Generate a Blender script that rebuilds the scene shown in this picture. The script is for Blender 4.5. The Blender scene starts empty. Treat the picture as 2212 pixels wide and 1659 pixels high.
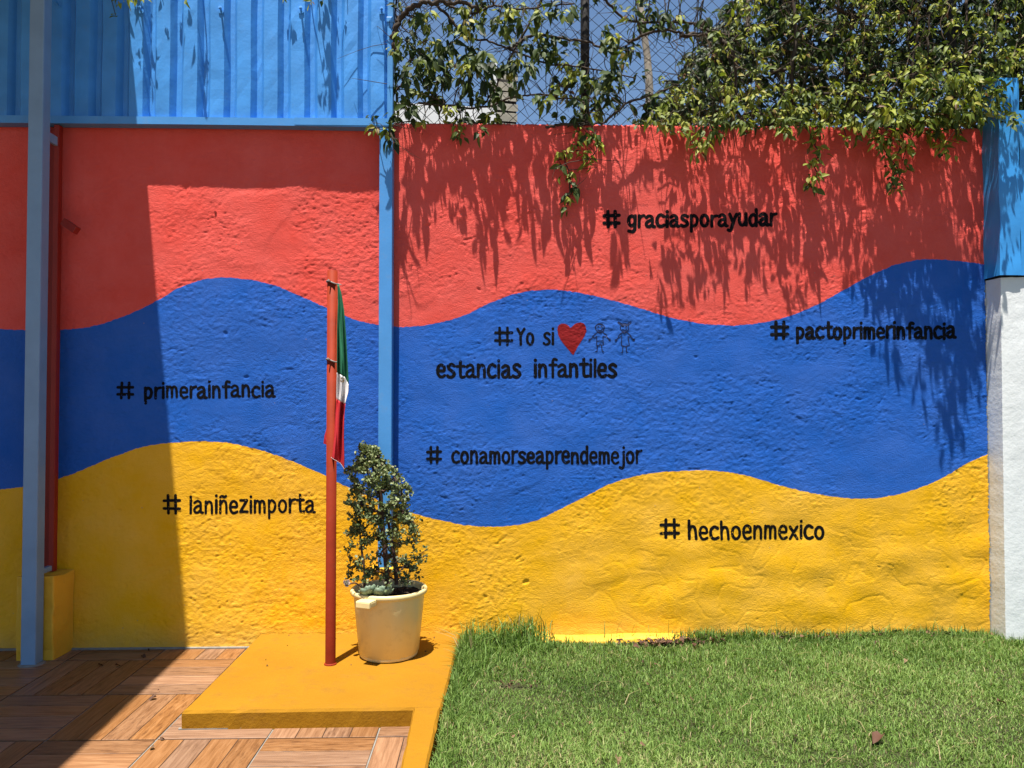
import bpy, math, random
import numpy as np
from mathutils import Vector, Matrix

random.seed(7); rng = np.random.default_rng(7)
scene = bpy.context.scene
COL = scene.collection
rad = math.radians

# ------------------------------------------------------------------ camera
PITCH, YAW, DIST, EYE, FPX, PW, PH = rad(1.3), rad(1.5), 4.785, 1.5, 1671.0, 2212.0, 1659.0
cam_d = bpy.data.cameras.new('camera'); cam = bpy.data.objects.new('camera', cam_d); COL.objects.link(cam)
cam_d.sensor_fit = 'HORIZONTAL'; cam_d.sensor_width = 36.0; cam_d.lens = FPX / PW * 36.0
cam_d.clip_end = 3000; cam_d.clip_start = 0.05
cam.location = (0, -DIST, EYE); cam.rotation_euler = (rad(90) + PITCH, 0, -YAW)
scene.camera = cam

# ------------------------------------------------------------------ sky, sun, exposure
SUN_EL, SUN_AZ = rad(76), rad(20.1)          # azimuth: light travels into the wall and a little to the right
L = Vector((math.cos(SUN_EL) * math.sin(SUN_AZ), math.cos(SUN_EL) * math.cos(SUN_AZ), -math.sin(SUN_EL)))
world = bpy.data.worlds.new('World'); scene.world = world; world.use_nodes = True
wn = world.node_tree.nodes; wl = world.node_tree.links; wn.clear()
sky = wn.new('ShaderNodeTexSky'); sky.sky_type = 'NISHITA'; sky.sun_disc = False
sky.sun_elevation = SUN_EL; sky.sun_rotation = math.pi + SUN_AZ
sky.altitude = 800; sky.air_density = 1.25; sky.dust_density = 0.08; sky.ozone_density = 4.5
bg = wn.new('ShaderNodeBackground'); bg.inputs['Strength'].default_value = 0.055
wo = wn.new('ShaderNodeOutputWorld'); wl.new(sky.outputs[0], bg.inputs[0]); wl.new(bg.outputs[0], wo.inputs[0])
sd = bpy.data.lights.new('sun', 'SUN'); sd.energy = 5.0; sd.angle = rad(0.53); sd.color = (1.0, 0.955, 0.88)
sun = bpy.data.objects.new('sun', sd); COL.objects.link(sun)
sun.rotation_euler = L.to_track_quat('-Z', 'Y').to_euler(); sun.location = (-2, -3, 9)
vs = scene.view_settings; vs.view_transform = 'Standard'; vs.look = 'None'; vs.gamma = 1.0
vs.use_curve_mapping = False; vs.exposure = 1.25
scene.cycles.max_bounces = 8; scene.cycles.transparent_max_bounces = 8

# ------------------------------------------------------------------ measuring: photo point -> point on a plane of the place
_cp, _sp, _cy, _sy = math.cos(PITCH), math.sin(PITCH), math.cos(YAW), math.sin(YAW)
_F = np.array([_sy * _cp, _cy * _cp, _sp]); _R = np.array([_cy, -_sy, 0]); _U = np.cross(_R, _F); _C = np.array([0, -DIST, EYE])
def at(x, y, Y=0.0):
    v = _F + _R * (x - PW / 2) / FPX - _U * (y - PH / 2) / FPX
    return _C + v * ((Y + DIST) / v[1])
def floor_at(x, y, Z=0.0):
    v = _F + _R * (x - PW / 2) / FPX - _U * (y - PH / 2) / FPX
    return _C + v * ((Z - EYE) / v[2])

# ------------------------------------------------------------------ helpers
def tag(o, label=None, cat=None, group=None, kind=None):
    for k, v in (('label', label), ('category', cat), ('group', group), ('kind', kind)):
        if v: o[k] = v
    return o
def link(o, parent=None):
    COL.objects.link(o)
    if parent is not None: o.parent = parent
    return o
def empty(name, parent=None):
    o = bpy.data.objects.new(name, None); o.empty_display_size = 0.05
    return link(o, parent)
def mesh_np(name, V, Fq, mats=(), smooth=False, tint=None):
    """V (n,3); Fq list of faces or an (m,k) array"""
    me = bpy.data.meshes.new(name)
    V = np.asarray(V, dtype=np.float32)
    if isinstance(Fq, np.ndarray):
        m, k = Fq.shape
        me.vertices.add(len(V)); me.vertices.foreach_set('co', V.ravel())
        me.loops.add(m * k); me.loops.foreach_set('vertex_index', Fq.astype(np.int32).ravel())
        me.polygons.add(m); me.polygons.foreach_set('loop_start', np.arange(0, m * k, k, dtype=np.int32))
        me.update(calc_edges=True)
    else:
        me.from_pydata([tuple(map(float, v)) for v in V], [], [tuple(f) for f in Fq]); me.update()
    if smooth: me.polygons.foreach_set('use_smooth', np.ones(len(me.polygons), dtype=bool))
    if tint is not None:
        at_ = me.attributes.new('tint', 'FLOAT', 'POINT'); at_.data.foreach_set('value', np.asarray(tint, dtype=np.float32))
    for mm in mats: me.materials.append(mm)
    return me
class MB:
    def __init__(s): s.v = []; s.f = []; s.t = []
    def add(s, V, F, t=0.0):
        b = len(s.v); s.v += [tuple(map(float, p)) for p in V]; s.f += [tuple(i + b for i in f) for f in F]
        s.t += [t] * len(V)
    def box(s, x0, x1, y0, y1, z0, z1):
        V = [(x, y, z) for z in (z0, z1) for y in (y0, y1) for x in (x0, x1)]
        s.add(V, [(0, 2, 3, 1), (4, 5, 7, 6), (0, 1, 5, 4), (2, 6, 7, 3), (0, 4, 6, 2), (1, 3, 7, 5)])
    def obox(s, c, X, Y, Z):
        c, X, Y, Z = map(np.asarray, (c, X, Y, Z))
        V = [c + a * X + b * Y + d * Z for d in (-1, 1) for b in (-1, 1) for a in (-1, 1)]
        s.add(V, [(0, 2, 3, 1), (4, 5, 7, 6), (0, 1, 5, 4), (2, 6, 7, 3), (0, 4, 6, 2), (1, 3, 7, 5)])
    def tube(s, pts, rr, n=6, cap=True, t=0.0):
        pts = [np.asarray(p, float) for p in pts]
        if not hasattr(rr, '__len__'): rr = [rr] * len(pts)
        V = []; up = None
        for i, p in enumerate(pts):
            d = pts[min(i + 1, len(pts) - 1)] - pts[max(i - 1, 0)]; d = d / (np.linalg.norm(d) + 1e-9)
            if up is None:
                a = np.array([0, 0, 1.]) if abs(d[2]) < .9 else np.array([1., 0, 0])
            else: a = up
            e1 = a - d * (a @ d); e1 /= np.linalg.norm(e1) + 1e-9; up = e1; e2 = np.cross(d, e1)
            V += [p + rr[i] * (math.cos(2 * math.pi * k / n) * e1 + math.sin(2 * math.pi * k / n) * e2) for k in range(n)]
        F = [(i * n + k, i * n + (k + 1) % n, (i + 1) * n + (k + 1) % n, (i + 1) * n + k) for i in range(len(pts) - 1) for k in range(n)]
        if cap: F += [tuple(range(n - 1, -1, -1)), tuple((len(pts) - 1) * n + k for k in range(n))]
        s.add(V, F, t)
    def lathe(s, prof, n=48, c=(0, 0, 0)):
        V = [(c[0] + r * math.cos(2 * math.pi * k / n), c[1] + r * math.sin(2 * math.pi * k / n), c[2] + z) for r, z in prof for k in range(n)]
        F = [(i * n + k, i * n + (k + 1) % n, (i + 1) * n + (k + 1) % n, (i + 1) * n + k) for i in range(len(prof) - 1) for k in range(n)]
        s.add(V, F)
    def build(s, name, mat, parent=None, smooth=False, bevel=0.0, tint=False):
        me = mesh_np(name, np.array(s.v), s.f, [mat] if mat else [], smooth, s.t if tint else None)
        o = link(bpy.data.objects.new(name, me), parent)
        if bevel:
            b = o.modifiers.new('bevel', 'BEVEL'); b.width = bevel; b.segments = 2; b.limit_method = 'ANGLE'; b.angle_limit = rad(40)
        return o
def box_obj(name, mat, parent, *a, bevel=0.0):
    m = MB(); m.box(*a); return m.build(name, mat, parent, bevel=bevel)
def catmull(P, n=6):
    P = [np.asarray(p, float) for p in P]
    if len(P) < 3: return P
    Q = [2 * P[0] - P[1]] + P + [2 * P[-1] - P[-2]]; out = []
    for i in range(1, len(Q) - 2):
        for k in range(n):
            t = k / n; a, b, c, d = Q[i - 1], Q[i], Q[i + 1], Q[i + 2]
            out.append(.5 * (2 * b + (c - a) * t + (2 * a - 5 * b + 4 * c - d) * t * t + (3 * b - a - 3 * c + d) * t ** 3))
    return out + [P[-1]]

# ------------------------------------------------------------------ materials
class NT:
    def __init__(s, name):
        s.m = bpy.data.materials.new(name); s.m.use_nodes = True; s.n = s.m.node_tree.nodes; s.l = s.m.node_tree.links
        s.b = s.n['Principled BSDF']; s.out = s.n['Material Output']
    def node(s, t, **kw):
        n = s.n.new(t)
        for k, v in kw.items():
            if k.startswith('i_'):
                key = k[2:]; key = int(key) if key.isdigit() else key.replace('_', ' ')
                if isinstance(v, bpy.types.NodeSocket): s.l.new(v, n.inputs[key])
                else: n.inputs[key].default_value = v
            else: setattr(n, k, v)
        return n
    def math(s, op, a, b=0.0, c=None, clamp=False):
        n = s.n.new('ShaderNodeMath'); n.operation = op; n.use_clamp = clamp
        for i, v in enumerate((a, b, c)):
            if v is None: continue
            if isinstance(v, bpy.types.NodeSocket): s.l.new(v, n.inputs[i])
            else: n.inputs[i].default_value = v
        return n.outputs[0]
    def noise(s, vec, scale, detail=4, rough=.55, **kw):
        return s.node('ShaderNodeTexNoise', i_Vector=vec, i_Scale=scale, i_Detail=detail, i_Roughness=rough, **kw)
    def mix(s, f, a, b, blend='MIX'):
        n = s.n.new('ShaderNodeMix'); n.data_type = 'RGBA'; n.blend_type = blend
        for i, v in ((0, f), (6, a), (7, b)):
            if isinstance(v, bpy.types.NodeSocket): s.l.new(v, n.inputs[i])
            else: n.inputs[i].default_value = v if i == 0 else (*v, 1)
        return n.outputs[2]
    def ramp(s, f, stops):
        n = s.n.new('ShaderNodeValToRGB'); e = n.color_ramp.elements
        while len(e) < len(stops): e.new(.5)
        for el, (p, c) in zip(e, stops): el.position = p; el.color = (*c, 1)
        s.l.new(f, n.inputs[0]); return n.outputs[0]
    def coord(s, which='Object'): return s.n.new('ShaderNodeTexCoord').outputs[which]
    def mapping(s, vec, scale=(1, 1, 1), loc=(0, 0, 0), rot=(0, 0, 0)):
        return s.node('ShaderNodeMapping', i_Vector=vec, i_Scale=scale, i_Location=loc, i_Rotation=rot).outputs[0]
    def bump(s, h, dist, strength=1.0, normal=None):
        n = s.node('ShaderNodeBump', i_Height=h, i_Distance=dist, i_Strength=strength)
        if normal is not None: s.l.new(normal, n.inputs['Normal'])
        s.l.new(n.outputs[0], s.b.inputs['Normal']); return n.outputs[0]
    def base(s, c):
        if isinstance(c, bpy.types.NodeSocket): s.l.new(c, s.b.inputs['Base Color'])
        else: s.b.inputs['Base Color'].default_value = (*c, 1)
    def set(s, **kw):
        for k, v in kw.items():
            i = s.b.inputs[k.replace('_', ' ')]
            if isinstance(v, bpy.types.NodeSocket): s.l.new(v, i)
            else: i.default_value = v
        return s

def paint(name, col, rough=.5, var=.12, scale=6, bump=.0006, bscale=120, spec=.4, dirt=None):
    t = NT(name); v = t.coord(); n = t.noise(v, scale, 5)
    c = t.mix(t.math('MULTIPLY', t.math('SUBTRACT', n.outputs[0], .5), 2 * var, clamp=False), col, col)
    dark = tuple(x * (1 - var) for x in col); lite = tuple(min(1, x * (1 + var)) for x in col)
    c = t.ramp(n.outputs[0], [(.3, dark), (.7, lite)])
    if dirt:
        n2 = t.noise(v, 14, 6, .7); f = t.math('MULTIPLY', t.math('SUBTRACT', n2.outputs[0], .56), 5, clamp=True)
        c = t.mix(t.math('MULTIPLY', f, dirt[1]), c, dirt[0])
    t.base(c); t.set(Roughness=rough, Specular_IOR_Level=spec)
    if bump: t.bump(t.noise(v, bscale, 3).outputs[0], bump)
    return t.m

RED, BLUE, YEL = (.70, .096, .076), (.026, .112, .44), (.78, .41, .028)
def wave(pts, lo, hi, x0, x1):
    P = [at(x, y) for x, y in pts]
    P = [((p[0] - x0) / (x1 - x0), (p[2] - lo) / (hi - lo)) for p in P]
    return [(min(max(a, 0), 1), b) for a, b in P]
W1 = [(-20, 709), (60, 713), (130, 713), (200, 705), (270, 683), (340, 650), (400, 617), (460, 601), (520, 602), (580, 613), (650, 640), (720, 671), (780, 694), (830, 703), (870, 706), (930, 700), (1000, 682), (1060, 653), (1120, 633), (1170, 626), (1230, 629), (1300, 643), (1380, 665), (1460, 688), (1530, 700), (1600, 702), (1680, 690), (1760, 660), (1830, 622), (1890, 590), (1950, 568), (2000, 560), (2060, 563), (2122, 576)]
W2 = [(-20, 1060), (60, 1050), (130, 1033), (190, 1010), (250, 985), (320, 963), (390, 955), (460, 954), (530, 964), (600, 985), (680, 1018), (750, 1052), (820, 1082), (890, 1108), (960, 1126), (1030, 1137), (1090, 1137), (1150, 1127), (1200, 1105), (1260, 1075), (1320, 1045), (1390, 1025), (1460, 1018), (1540, 1017), (1610, 1027), (1690, 1050), (1770, 1068), (1850, 1077), (1920, 1072), (1980, 1056), (2040, 1030), (2090, 1000), (2129, 971)]
def mural_material():
    t = NT('mural_paint'); v = t.coord(); sep = t.node('ShaderNodeSeparateXYZ', i_Vector=v)
    X0, X1, ZH = -3.1, 3.2, 3.2
    u = t.math('DIVIDE', t.math('SUBTRACT', sep.outputs[0], X0), X1 - X0)
    wob = t.math('MULTIPLY', t.math('SUBTRACT', t.noise(v, 26, 5, .65).outputs[0], .5), .022)
    zz = t.math('ADD', sep.outputs[2], wob)
    def curve(pts):
        n = t.node('ShaderNodeFloatCurve', i_Value=u, i_Factor=1.0); c = n.mapping.curves[0]
        W = wave(pts, 0, ZH, X0, X1)
        c.points[0].location = (0, W[0][1]); c.points[1].location = (1, W[-1][1])
        for a, b in W[1:-1]: c.points.new(a, b)
        n.mapping.update(); return t.math('MULTIPLY', n.outputs[0], ZH)
    def above(c): return t.math('MULTIPLY_ADD', t.math('SUBTRACT', zz, c), 400, .5, clamp=True)
    c = t.mix(above(curve(W2)), YEL, BLUE); c = t.mix(above(curve(W1)), c, RED)
    n = t.noise(v, 1.7, 6, .6)
    c = t.mix(1.0, c, t.ramp(n.outputs[0], [(.3, (.9, .9, .9)), (.7, (1, 1, 1))]), 'MULTIPLY')
    n3 = t.noise(t.mapping(v, (1.5, 1, 5)), 9, 5, .7)   # thin worn roller marks
    f = t.math('MULTIPLY', t.math('SUBTRACT', n3.outputs[0], .62), 3, clamp=True)
    c = t.mix(t.math('MULTIPLY', f, .08), c, (.8, .7, .62))
    n4 = t.noise(t.mapping(v, (7, 1, .9)), 3, 6, .65)                       # runs washed down from the wall top
    top_ = t.math('MULTIPLY', t.math('SUBTRACT', sep.outputs[2], 1.9), .7, clamp=True)
    f = t.math('MULTIPLY', t.math('MULTIPLY', t.math('SUBTRACT', n4.outputs[0], .52), 4, clamp=True), top_)
    c = t.mix(t.math('MULTIPLY', f, .16), c, (.34, .06, .045))
    n5 = t.noise(t.mapping(v, (1, 1, 1), rot=(0, .5, 0)), 2.6, 7, .7)        # patchy second coat
    hs = t.node('ShaderNodeHueSaturation', i_Color=c, i_Saturation=t.math('MULTIPLY_ADD', n5.outputs[0], -.16, 1.09), i_Value=t.math('MULTIPLY_ADD', n5.outputs[0], .16, .92))
    c = hs.outputs[0]
    sp = t.node('ShaderNodeTexVoronoi', i_Vector=v, i_Scale=11.0); fs = t.math('LESS_THAN', sp.outputs['Distance'], .045)
    fs = t.math('MULTIPLY', fs, t.math('GREATER_THAN', t.noise(v, 4, 2).outputs[0], .54)); c = t.mix(t.math('MULTIPLY', fs, .5), c, (.25, .2, .17))
    # small splashes and dust along the foot of the wall
    low = t.math('SUBTRACT', 1.0, t.math('DIVIDE', sep.outputs[2], .16), clamp=True)
    f = t.math('MULTIPLY', low, t.math('MULTIPLY', t.noise(v, 18, 6, .7).outputs[0], .55))
    c = t.mix(f, c, (.33, .25, .14))
    t.base(c); t.set(Roughness=.7, Specular_IOR_Level=.12)
    b = t.bump(t.noise(t.mapping(v, (1, 1, 1.5)), 110, 5, .65).outputs[0], .0034, 1.0)
    return t.m

def plaster(name, col, b=.003):
    t = NT(name); v = t.coord(); n = t.noise(v, 3, 6, .6)
    c = t.mix(1.0, col, t.ramp(n.outputs[0], [(.3, (.86, .86, .86)), (.7, (1, 1, 1))]), 'MULTIPLY')
    n2 = t.noise(v, 16, 7, .75); f = t.math('MULTIPLY', t.math('SUBTRACT', n2.outputs[0], .58), 5, clamp=True)
    c = t.mix(t.math('MULTIPLY', f, .35), c, tuple(x * .45 + .05 for x in col))
    t.base(c); t.set(Roughness=.6, Specular_IOR_Level=.3)
    h = t.math('ADD', t.noise(v, 40, 6, .6).outputs[0], t.math('MULTIPLY', t.noise(v, 9, 3).outputs[0], 1.5))
    t.bump(h, b); return t.m

def slab_material(name):
    t = NT(name); v = t.coord(); n = t.noise(v, 2.2, 6, .6)
    c = t.ramp(n.outputs[0], [(.3, (.25, .112, .006)), (.7, (.29, .138, .008))])
    n2 = t.noise(v, 9, 8, .75); f = t.math('MULTIPLY', t.math('SUBTRACT', n2.outputs[0], .50), 4, clamp=True)
    c = t.mix(t.math('MULTIPLY', f, .55), c, (.185, .082, .016))
    n4 = t.noise(t.mapping(v, (1.2, 5, 1), rot=(0, 0, .6)), 5, 8, .75); f = t.math('MULTIPLY', t.math('SUBTRACT', n4.outputs[0], .60), 6, clamp=True)
    c = t.mix(t.math('MULTIPLY', f, .25), c, (.15, .10, .06))
    n3 = t.noise(v, 60, 4, .7); f = t.math('MULTIPLY', t.math('SUBTRACT', n3.outputs[0], .66), 8, clamp=True)
    c = t.mix(t.math('MULTIPLY', f, .4), c, (.12, .07, .03))
    t.base(c); t.set(Roughness=.8, Specular_IOR_Level=.1)
    t.bump(t.math('ADD', t.noise(v, 45, 6, .65).outputs[0], t.math('MULTIPLY', t.noise(v, 8, 3).outputs[0], 1.2)), .003); return t.m

def wood_tile():
    t = NT('wood_look_tile'); oi = t.n.new('ShaderNodeObjectInfo'); v = t.coord()
    off = t.node('ShaderNodeCombineXYZ', i_0=t.math('MULTIPLY', oi.outputs['Random'], 37.0), i_1=t.math('MULTIPLY', oi.outputs['Random'], 91.0))
    vv = t.node('ShaderNodeVectorMath', operation='ADD', i_0=v, i_1=off.outputs[0]).outputs[0]
    g = t.noise(t.mapping(vv, (3, 34, 1)), 1.6, 6, .6, i_Distortion=.8)
    k = t.noise(t.mapping(vv, (9, 42, 1)), 1.4, 5, .65)
    g2 = t.noise(t.mapping(vv, (2.2, 120, 1)), 1.5, 3, .5, i_Distortion=.5)
    c = t.ramp(g.outputs[0], [(.28, (.105, .046, .018)), (.5, (.172, .083, .037)), (.72, (.225, .120, .058))])
    knotty = t.math('GREATER_THAN', t.math('FRACT', t.math('MULTIPLY', oi.outputs['Random'], 7.13)), .6)
    f = t.math('MULTIPLY', t.math('MULTIPLY', t.math('SUBTRACT', k.outputs[0], .5), 6, clamp=True), t.math('MULTIPLY_ADD', knotty, .55, .12))
    c = t.mix(f, c, (.055, .022, .010))
    f2 = t.math('MULTIPLY', t.math('SUBTRACT', g2.outputs[0], .56), 6, clamp=True)
    c = t.mix(t.math('MULTIPLY', f2, .22), c, (.06, .025, .010))
    hs = t.node('ShaderNodeHueSaturation', i_Color=c, i_Value=t.math('MULTIPLY_ADD', oi.outputs['Random'], .5, 1.08),
                i_Saturation=t.math('MULTIPLY_ADD', t.math('FRACT', t.math('MULTIPLY', oi.outputs['Random'], 13.7)), .25, .85))
    t.base(hs.outputs[0]); t.set(Roughness=.45, Specular_IOR_Level=.3)
    t.bump(t.math('ADD', g.outputs[0], g2.outputs[0]), .0012); return t.m

def leaf_material(name, from_object, stops, transl=.35, rough=.55, vein=True):
    t = NT(name)
    if from_object:
        oi = t.n.new('ShaderNodeObjectInfo'); f = t.node('ShaderNodeSeparateColor', i_Color=oi.outputs['Color']).outputs[0]
    else: f = t.node('ShaderNodeAttribute', attribute_name='tint').outputs['Fac']
    c = t.ramp(f, stops)
    nz = t.noise(t.coord(), 40, 3); c = t.mix(1.0, c, t.ramp(nz.outputs[0], [(.3, (.72, .72, .72)), (.7, (1, 1, 1))]), 'MULTIPLY')
    t.base(c); t.set(Roughness=rough, Specular_IOR_Level=.28)
    tr = t.node('ShaderNodeBsdfTranslucent', i_Color=t.mix(1.0, c, (1.0, 1.1, .5), 'MULTIPLY'))
    mx = t.node('ShaderNodeMixShader', i_0=transl, i_1=t.b.outputs[0], i_2=tr.outputs[0]); t.l.new(mx.outputs[0], t.out.inputs[0])
    return t.m
VINE = [(0, (.018, .034, .008)), (.35, (.060, .095, .016)), (.65, (.165, .210, .026)), (.85, (.34, .365, .040)), (.95, (.36, .31, .06)), (1, (.16, .075, .03))]
M = {}
M['mural'] = mural_material()
M['yellow_plaster'] = plaster('yellow_plaster', YEL, .004)
M['white_plaster'] = plaster('white_plaster', (.74, .75, .74), .0018)
M['slab'] = slab_material('ochre_slab_paint')
M['black'] = paint('black_sign_paint', (.005, .005, .006), .7, .3, 40, .0008, 70, .06)
_m = M['black']; _n = _m.node_tree.nodes; _l = _m.node_tree.links; _tc = _n.new('ShaderNodeTexCoord'); _no = _n.new('ShaderNodeTexNoise'); _no.inputs['Scale'].default_value = 85; _no.inputs['Detail'].default_value = 4
_gt = _n.new('ShaderNodeMath'); _gt.operation = 'GREATER_THAN'; _gt.inputs[1].default_value = .665; _tr = _n.new('ShaderNodeBsdfTransparent'); _mx = _n.new('ShaderNodeMixShader')
_l.new(_tc.outputs['Object'], _no.inputs['Vector']); _l.new(_no.outputs[0], _gt.inputs[0]); _l.new(_gt.outputs[0], _mx.inputs[0]); _l.new(_n['Principled BSDF'].outputs[0], _mx.inputs[1]); _l.new(_tr.outputs[0], _mx.inputs[2]); _l.new(_mx.outputs[0], _n['Material Output'].inputs[0])
M['navy_line'] = paint('navy_brush_line', (.006, .012, .05), .5, .3, 40, .0008, 70, .25)
M['heart'] = paint('dark_red_sign_paint', (.20, .009, .010), .6, .15, 20, .003, 70, .12)
M['sheet'] = paint('blue_sheet_paint', (.050, .25, .62), .42, .14, 5, .0009, 45, .45, ((.10, .22, .42), .35))
M['steel_blue'] = paint('blue_steel_paint', (.062, .255, .58), .42, .08, 7, .0004, 90, .5, ((.16, .20, .26), .3))
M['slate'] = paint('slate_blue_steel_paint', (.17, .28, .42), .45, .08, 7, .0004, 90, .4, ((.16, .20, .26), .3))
M['steel_red'] = paint('red_steel_paint', (.27, .014, .005), .55, .12, 8, .0005, 80, .45)
M['pole_red'] = paint('oxide_red_pole_paint', (.21, .024, .008), .65, .14, 9, .0006, 60, .1, ((.2, .05, .03), .4))
M['galv'] = paint('dull_grey_wire', (.22, .22, .21), .5, .2, 30, 0)
M['darksteel'] = paint('dark_weathered_steel', (.022, .018, .016), .7, .3, 10, .0006, 60)
M['wire'] = paint('rusty_dark_wire', (.020, .018, .020), .6, .3, 10, 0)
M['bark'] = paint('vine_bark', (.050, .036, .026), .85, .4, 25, .002, 60, .2)
M['twig'] = paint('dry_twig', (.085, .060, .038), .85, .5, 20, 0, 60, .2)
M['bucket'] = paint('cream_plastic', (.68, .55, .26), .4, .05, 4, .0003, 30, .5, ((.36, .27, .14), .35))
M['soil'] = paint('dark_potting_soil', (.030, .020, .014), .95, .6, 40, .012, 60, .1)
M['lawn_soil'] = paint('lawn_soil', (.040, .042, .018), .95, .5, 14, .01, 50, .1)
M['ground'] = paint('bare_ground', (.13, .11, .085), .95, .3, 3, .01, 20, .1)
M['grout'] = paint('pale_tile_grout', (.20, .185, .16), .85, .2, 20, .001, 90, .2)
M['groove'] = paint('dark_tile_groove', (.030, .014, .007), .8, .2, 20, 0)
M['wood'] = wood_tile()
M['leaf_obj'] = leaf_material('vine_leaf', True, VINE)
M['leaf_stuff'] = leaf_material('vine_leaf_mass', False, VINE)
M['jade'] = leaf_material('succulent_leaf', False, [(0, (.050, .070, .026)), (.5, (.125, .160, .058)), (.85, (.25, .29, .115)), (1, (.29, .27, .14))], .15, .5)
M['jade_bark'] = paint('brown_succulent_stem', (.052, .026, .018), .7, .4, 30, .001, 60, .3)
M['grass'] = leaf_material('grass_blade', False, [(0, (.050, .100, .016)), (.45, (.155, .262, .048)), (.75, (.26, .375, .09)), (.93, (.36, .38, .15)), (1, (.40, .31, .16))], .3, .6)
M['dry'] = leaf_material('dry_leaf', True, [(0, (.05, .024, .014)), (.5, (.13, .06, .035)), (1, (.25, .16, .09))], .15, .7)
M['dry_stuff'] = leaf_material('dry_leaf_litter', False, [(0, (.04, .02, .012)), (.5, (.10, .045, .028)), (1, (.20, .11, .06))], .1, .8)
M['echeveria'] = leaf_material('pale_rosette_leaf', False, [(0, (.13, .19, .12)), (.6, (.22, .29, .19)), (1, (.34, .24, .22))], .15, .4)
M['flag_green'] = paint('green_flag_cloth', (.020, .13, .065), .75, .12, 12, .0006, 300, .2)
M['flag_white'] = paint('white_flag_cloth', (.66, .63, .62), .75, .08, 12, .0006, 300, .2)
M['flag_red'] = paint('red_flag_cloth', (.47, .025, .032), .75, .12, 12, .0006, 300, .2)
M['emblem'] = paint('brown_flag_emblem', (.20, .13, .06), .8, .4, 60, 0)
M['tarp'] = paint('blue_tarpaulin', (.035, .25, .60), .42, .08, 4, .001, 25, .45)
M['house_white'] = paint('white_house_wall', (.62, .62, .60), .8, .08, 2, .002, 20)
M['boards'] = paint('weathered_grey_board', (.40, .36, .28), .85, .3, 3, .003, 25, .2)
M['pale_trunk'] = paint('pale_mottled_bark', (.26, .22, .17), .8, .5, 9, .004, 30, .2)
M['roof'] = paint('grey_canopy_sheet', (.32, .34, .36), .6, .1, 4, 0)

# ================================================================== SETTING: ground, floor
m = MB(); m.box(-900, 900, -900, 900, -.6, -.02)
tag(m.build('ground', M['ground']), kind='structure', label='bare earth around the yard')
TX, TY, TX0, TY0 = .487, .537, -2.462, -.20      # joints of the tile grid
fl = MB(); fl.box(-6.2, -.30, -6.0, .0, -.019, -.005)
floor = tag(fl.build('tile_floor', M['grout']), kind='structure', label='wood-look ceramic tile floor in basket-weave order')
G = .004
def plank_mesh(name, lx, ly):
    b = .0025; hx, hy = lx / 2, ly / 2
    V = [(-hx, -hy, -.0035), (hx, -hy, -.0035), (hx, hy, -.0035), (-hx, hy, -.0035),
         (-hx, -hy, -b * .5), (hx, -hy, -b * .5), (hx, hy, -b * .5), (-hx, hy, -b * .5),
         (-hx + b, -hy + b, 0), (hx - b, -hy + b, 0), (hx - b, hy - b, 0), (-hx + b, hy - b, 0)]
    F = [(0, 1, 5, 4), (1, 2, 6, 5), (2, 3, 7, 6), (3, 0, 4, 7), (4, 5, 9, 8), (5, 6, 10, 9), (6, 7, 11, 10), (7, 4, 8, 11), (8, 9, 10, 11)]
    return mesh_np(name, np.array(V), F, [M['wood']])
tw, td = TX - .007, TY - .007
PLX = plank_mesh('plank_across', tw, td / 4 - G)       # boards running along x
PLY = plank_mesh('plank_deep', td, tw / 4 - G)         # boards running towards the wall
tb = MB(); tb.box(-tw / 2, tw / 2, -td / 2, td / 2, -.0045, -.003); TILE = mesh_np('tile', np.array(tb.v), tb.f, [M['groove']])
for i in range(-4, 5):
    for j in range(0, 4):
        cx, cy = TX0 + (i + .5) * TX, TY0 - (j + .5) * TY + .0
        for jj in ([j] if j else [0, -1]):
            cy = TY0 - (jj + .5) * TY
            if cy - td / 2 > -.03: continue
            if jj == -1 : pass
            if cx > -1.3 and cy > -1.0: continue       # hidden below the slab
            o = link(bpy.data.objects.new('tile', TILE), floor); o.location = (cx, cy, 0)
            deep = (i + jj) % 2 == 0
            for k in range(4):
                p = link(bpy.data.objects.new('plank', PLY if deep else PLX), o)
                if deep: p.location = ((k - 1.5) * tw / 4, 0, 0); p.rotation_euler.z = math.pi / 2
                else: p.location = (0, (k - 1.5) * td / 4, 0)
# tiles beyond the first rows, towards and behind the viewer: the material takes over
m = MB(); m.box(-6.2, -.36, -6.0, TY0 - 4 * TY, -.004, -.0008); tag(m.build('far_tile', M['wood'], floor), kind='stuff')
# grout bead along the wall
m = MB(); m.tube([(-3.1, -.004, .002), (-2.6, -.006, .003), (-2.0, -.004, .002), (-1.42, -.005, .003)], .009, 6); m.build('grout_bead', M['grout'], floor)
m = MB(); m.tube([(-1.43, -1.172, .001), (-1.0, -1.166, .002), (-.6, -1.158, .001), (-.36, -1.155, .001)], .008, 6); m.build('grout_bead', M['grout'], floor)

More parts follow.
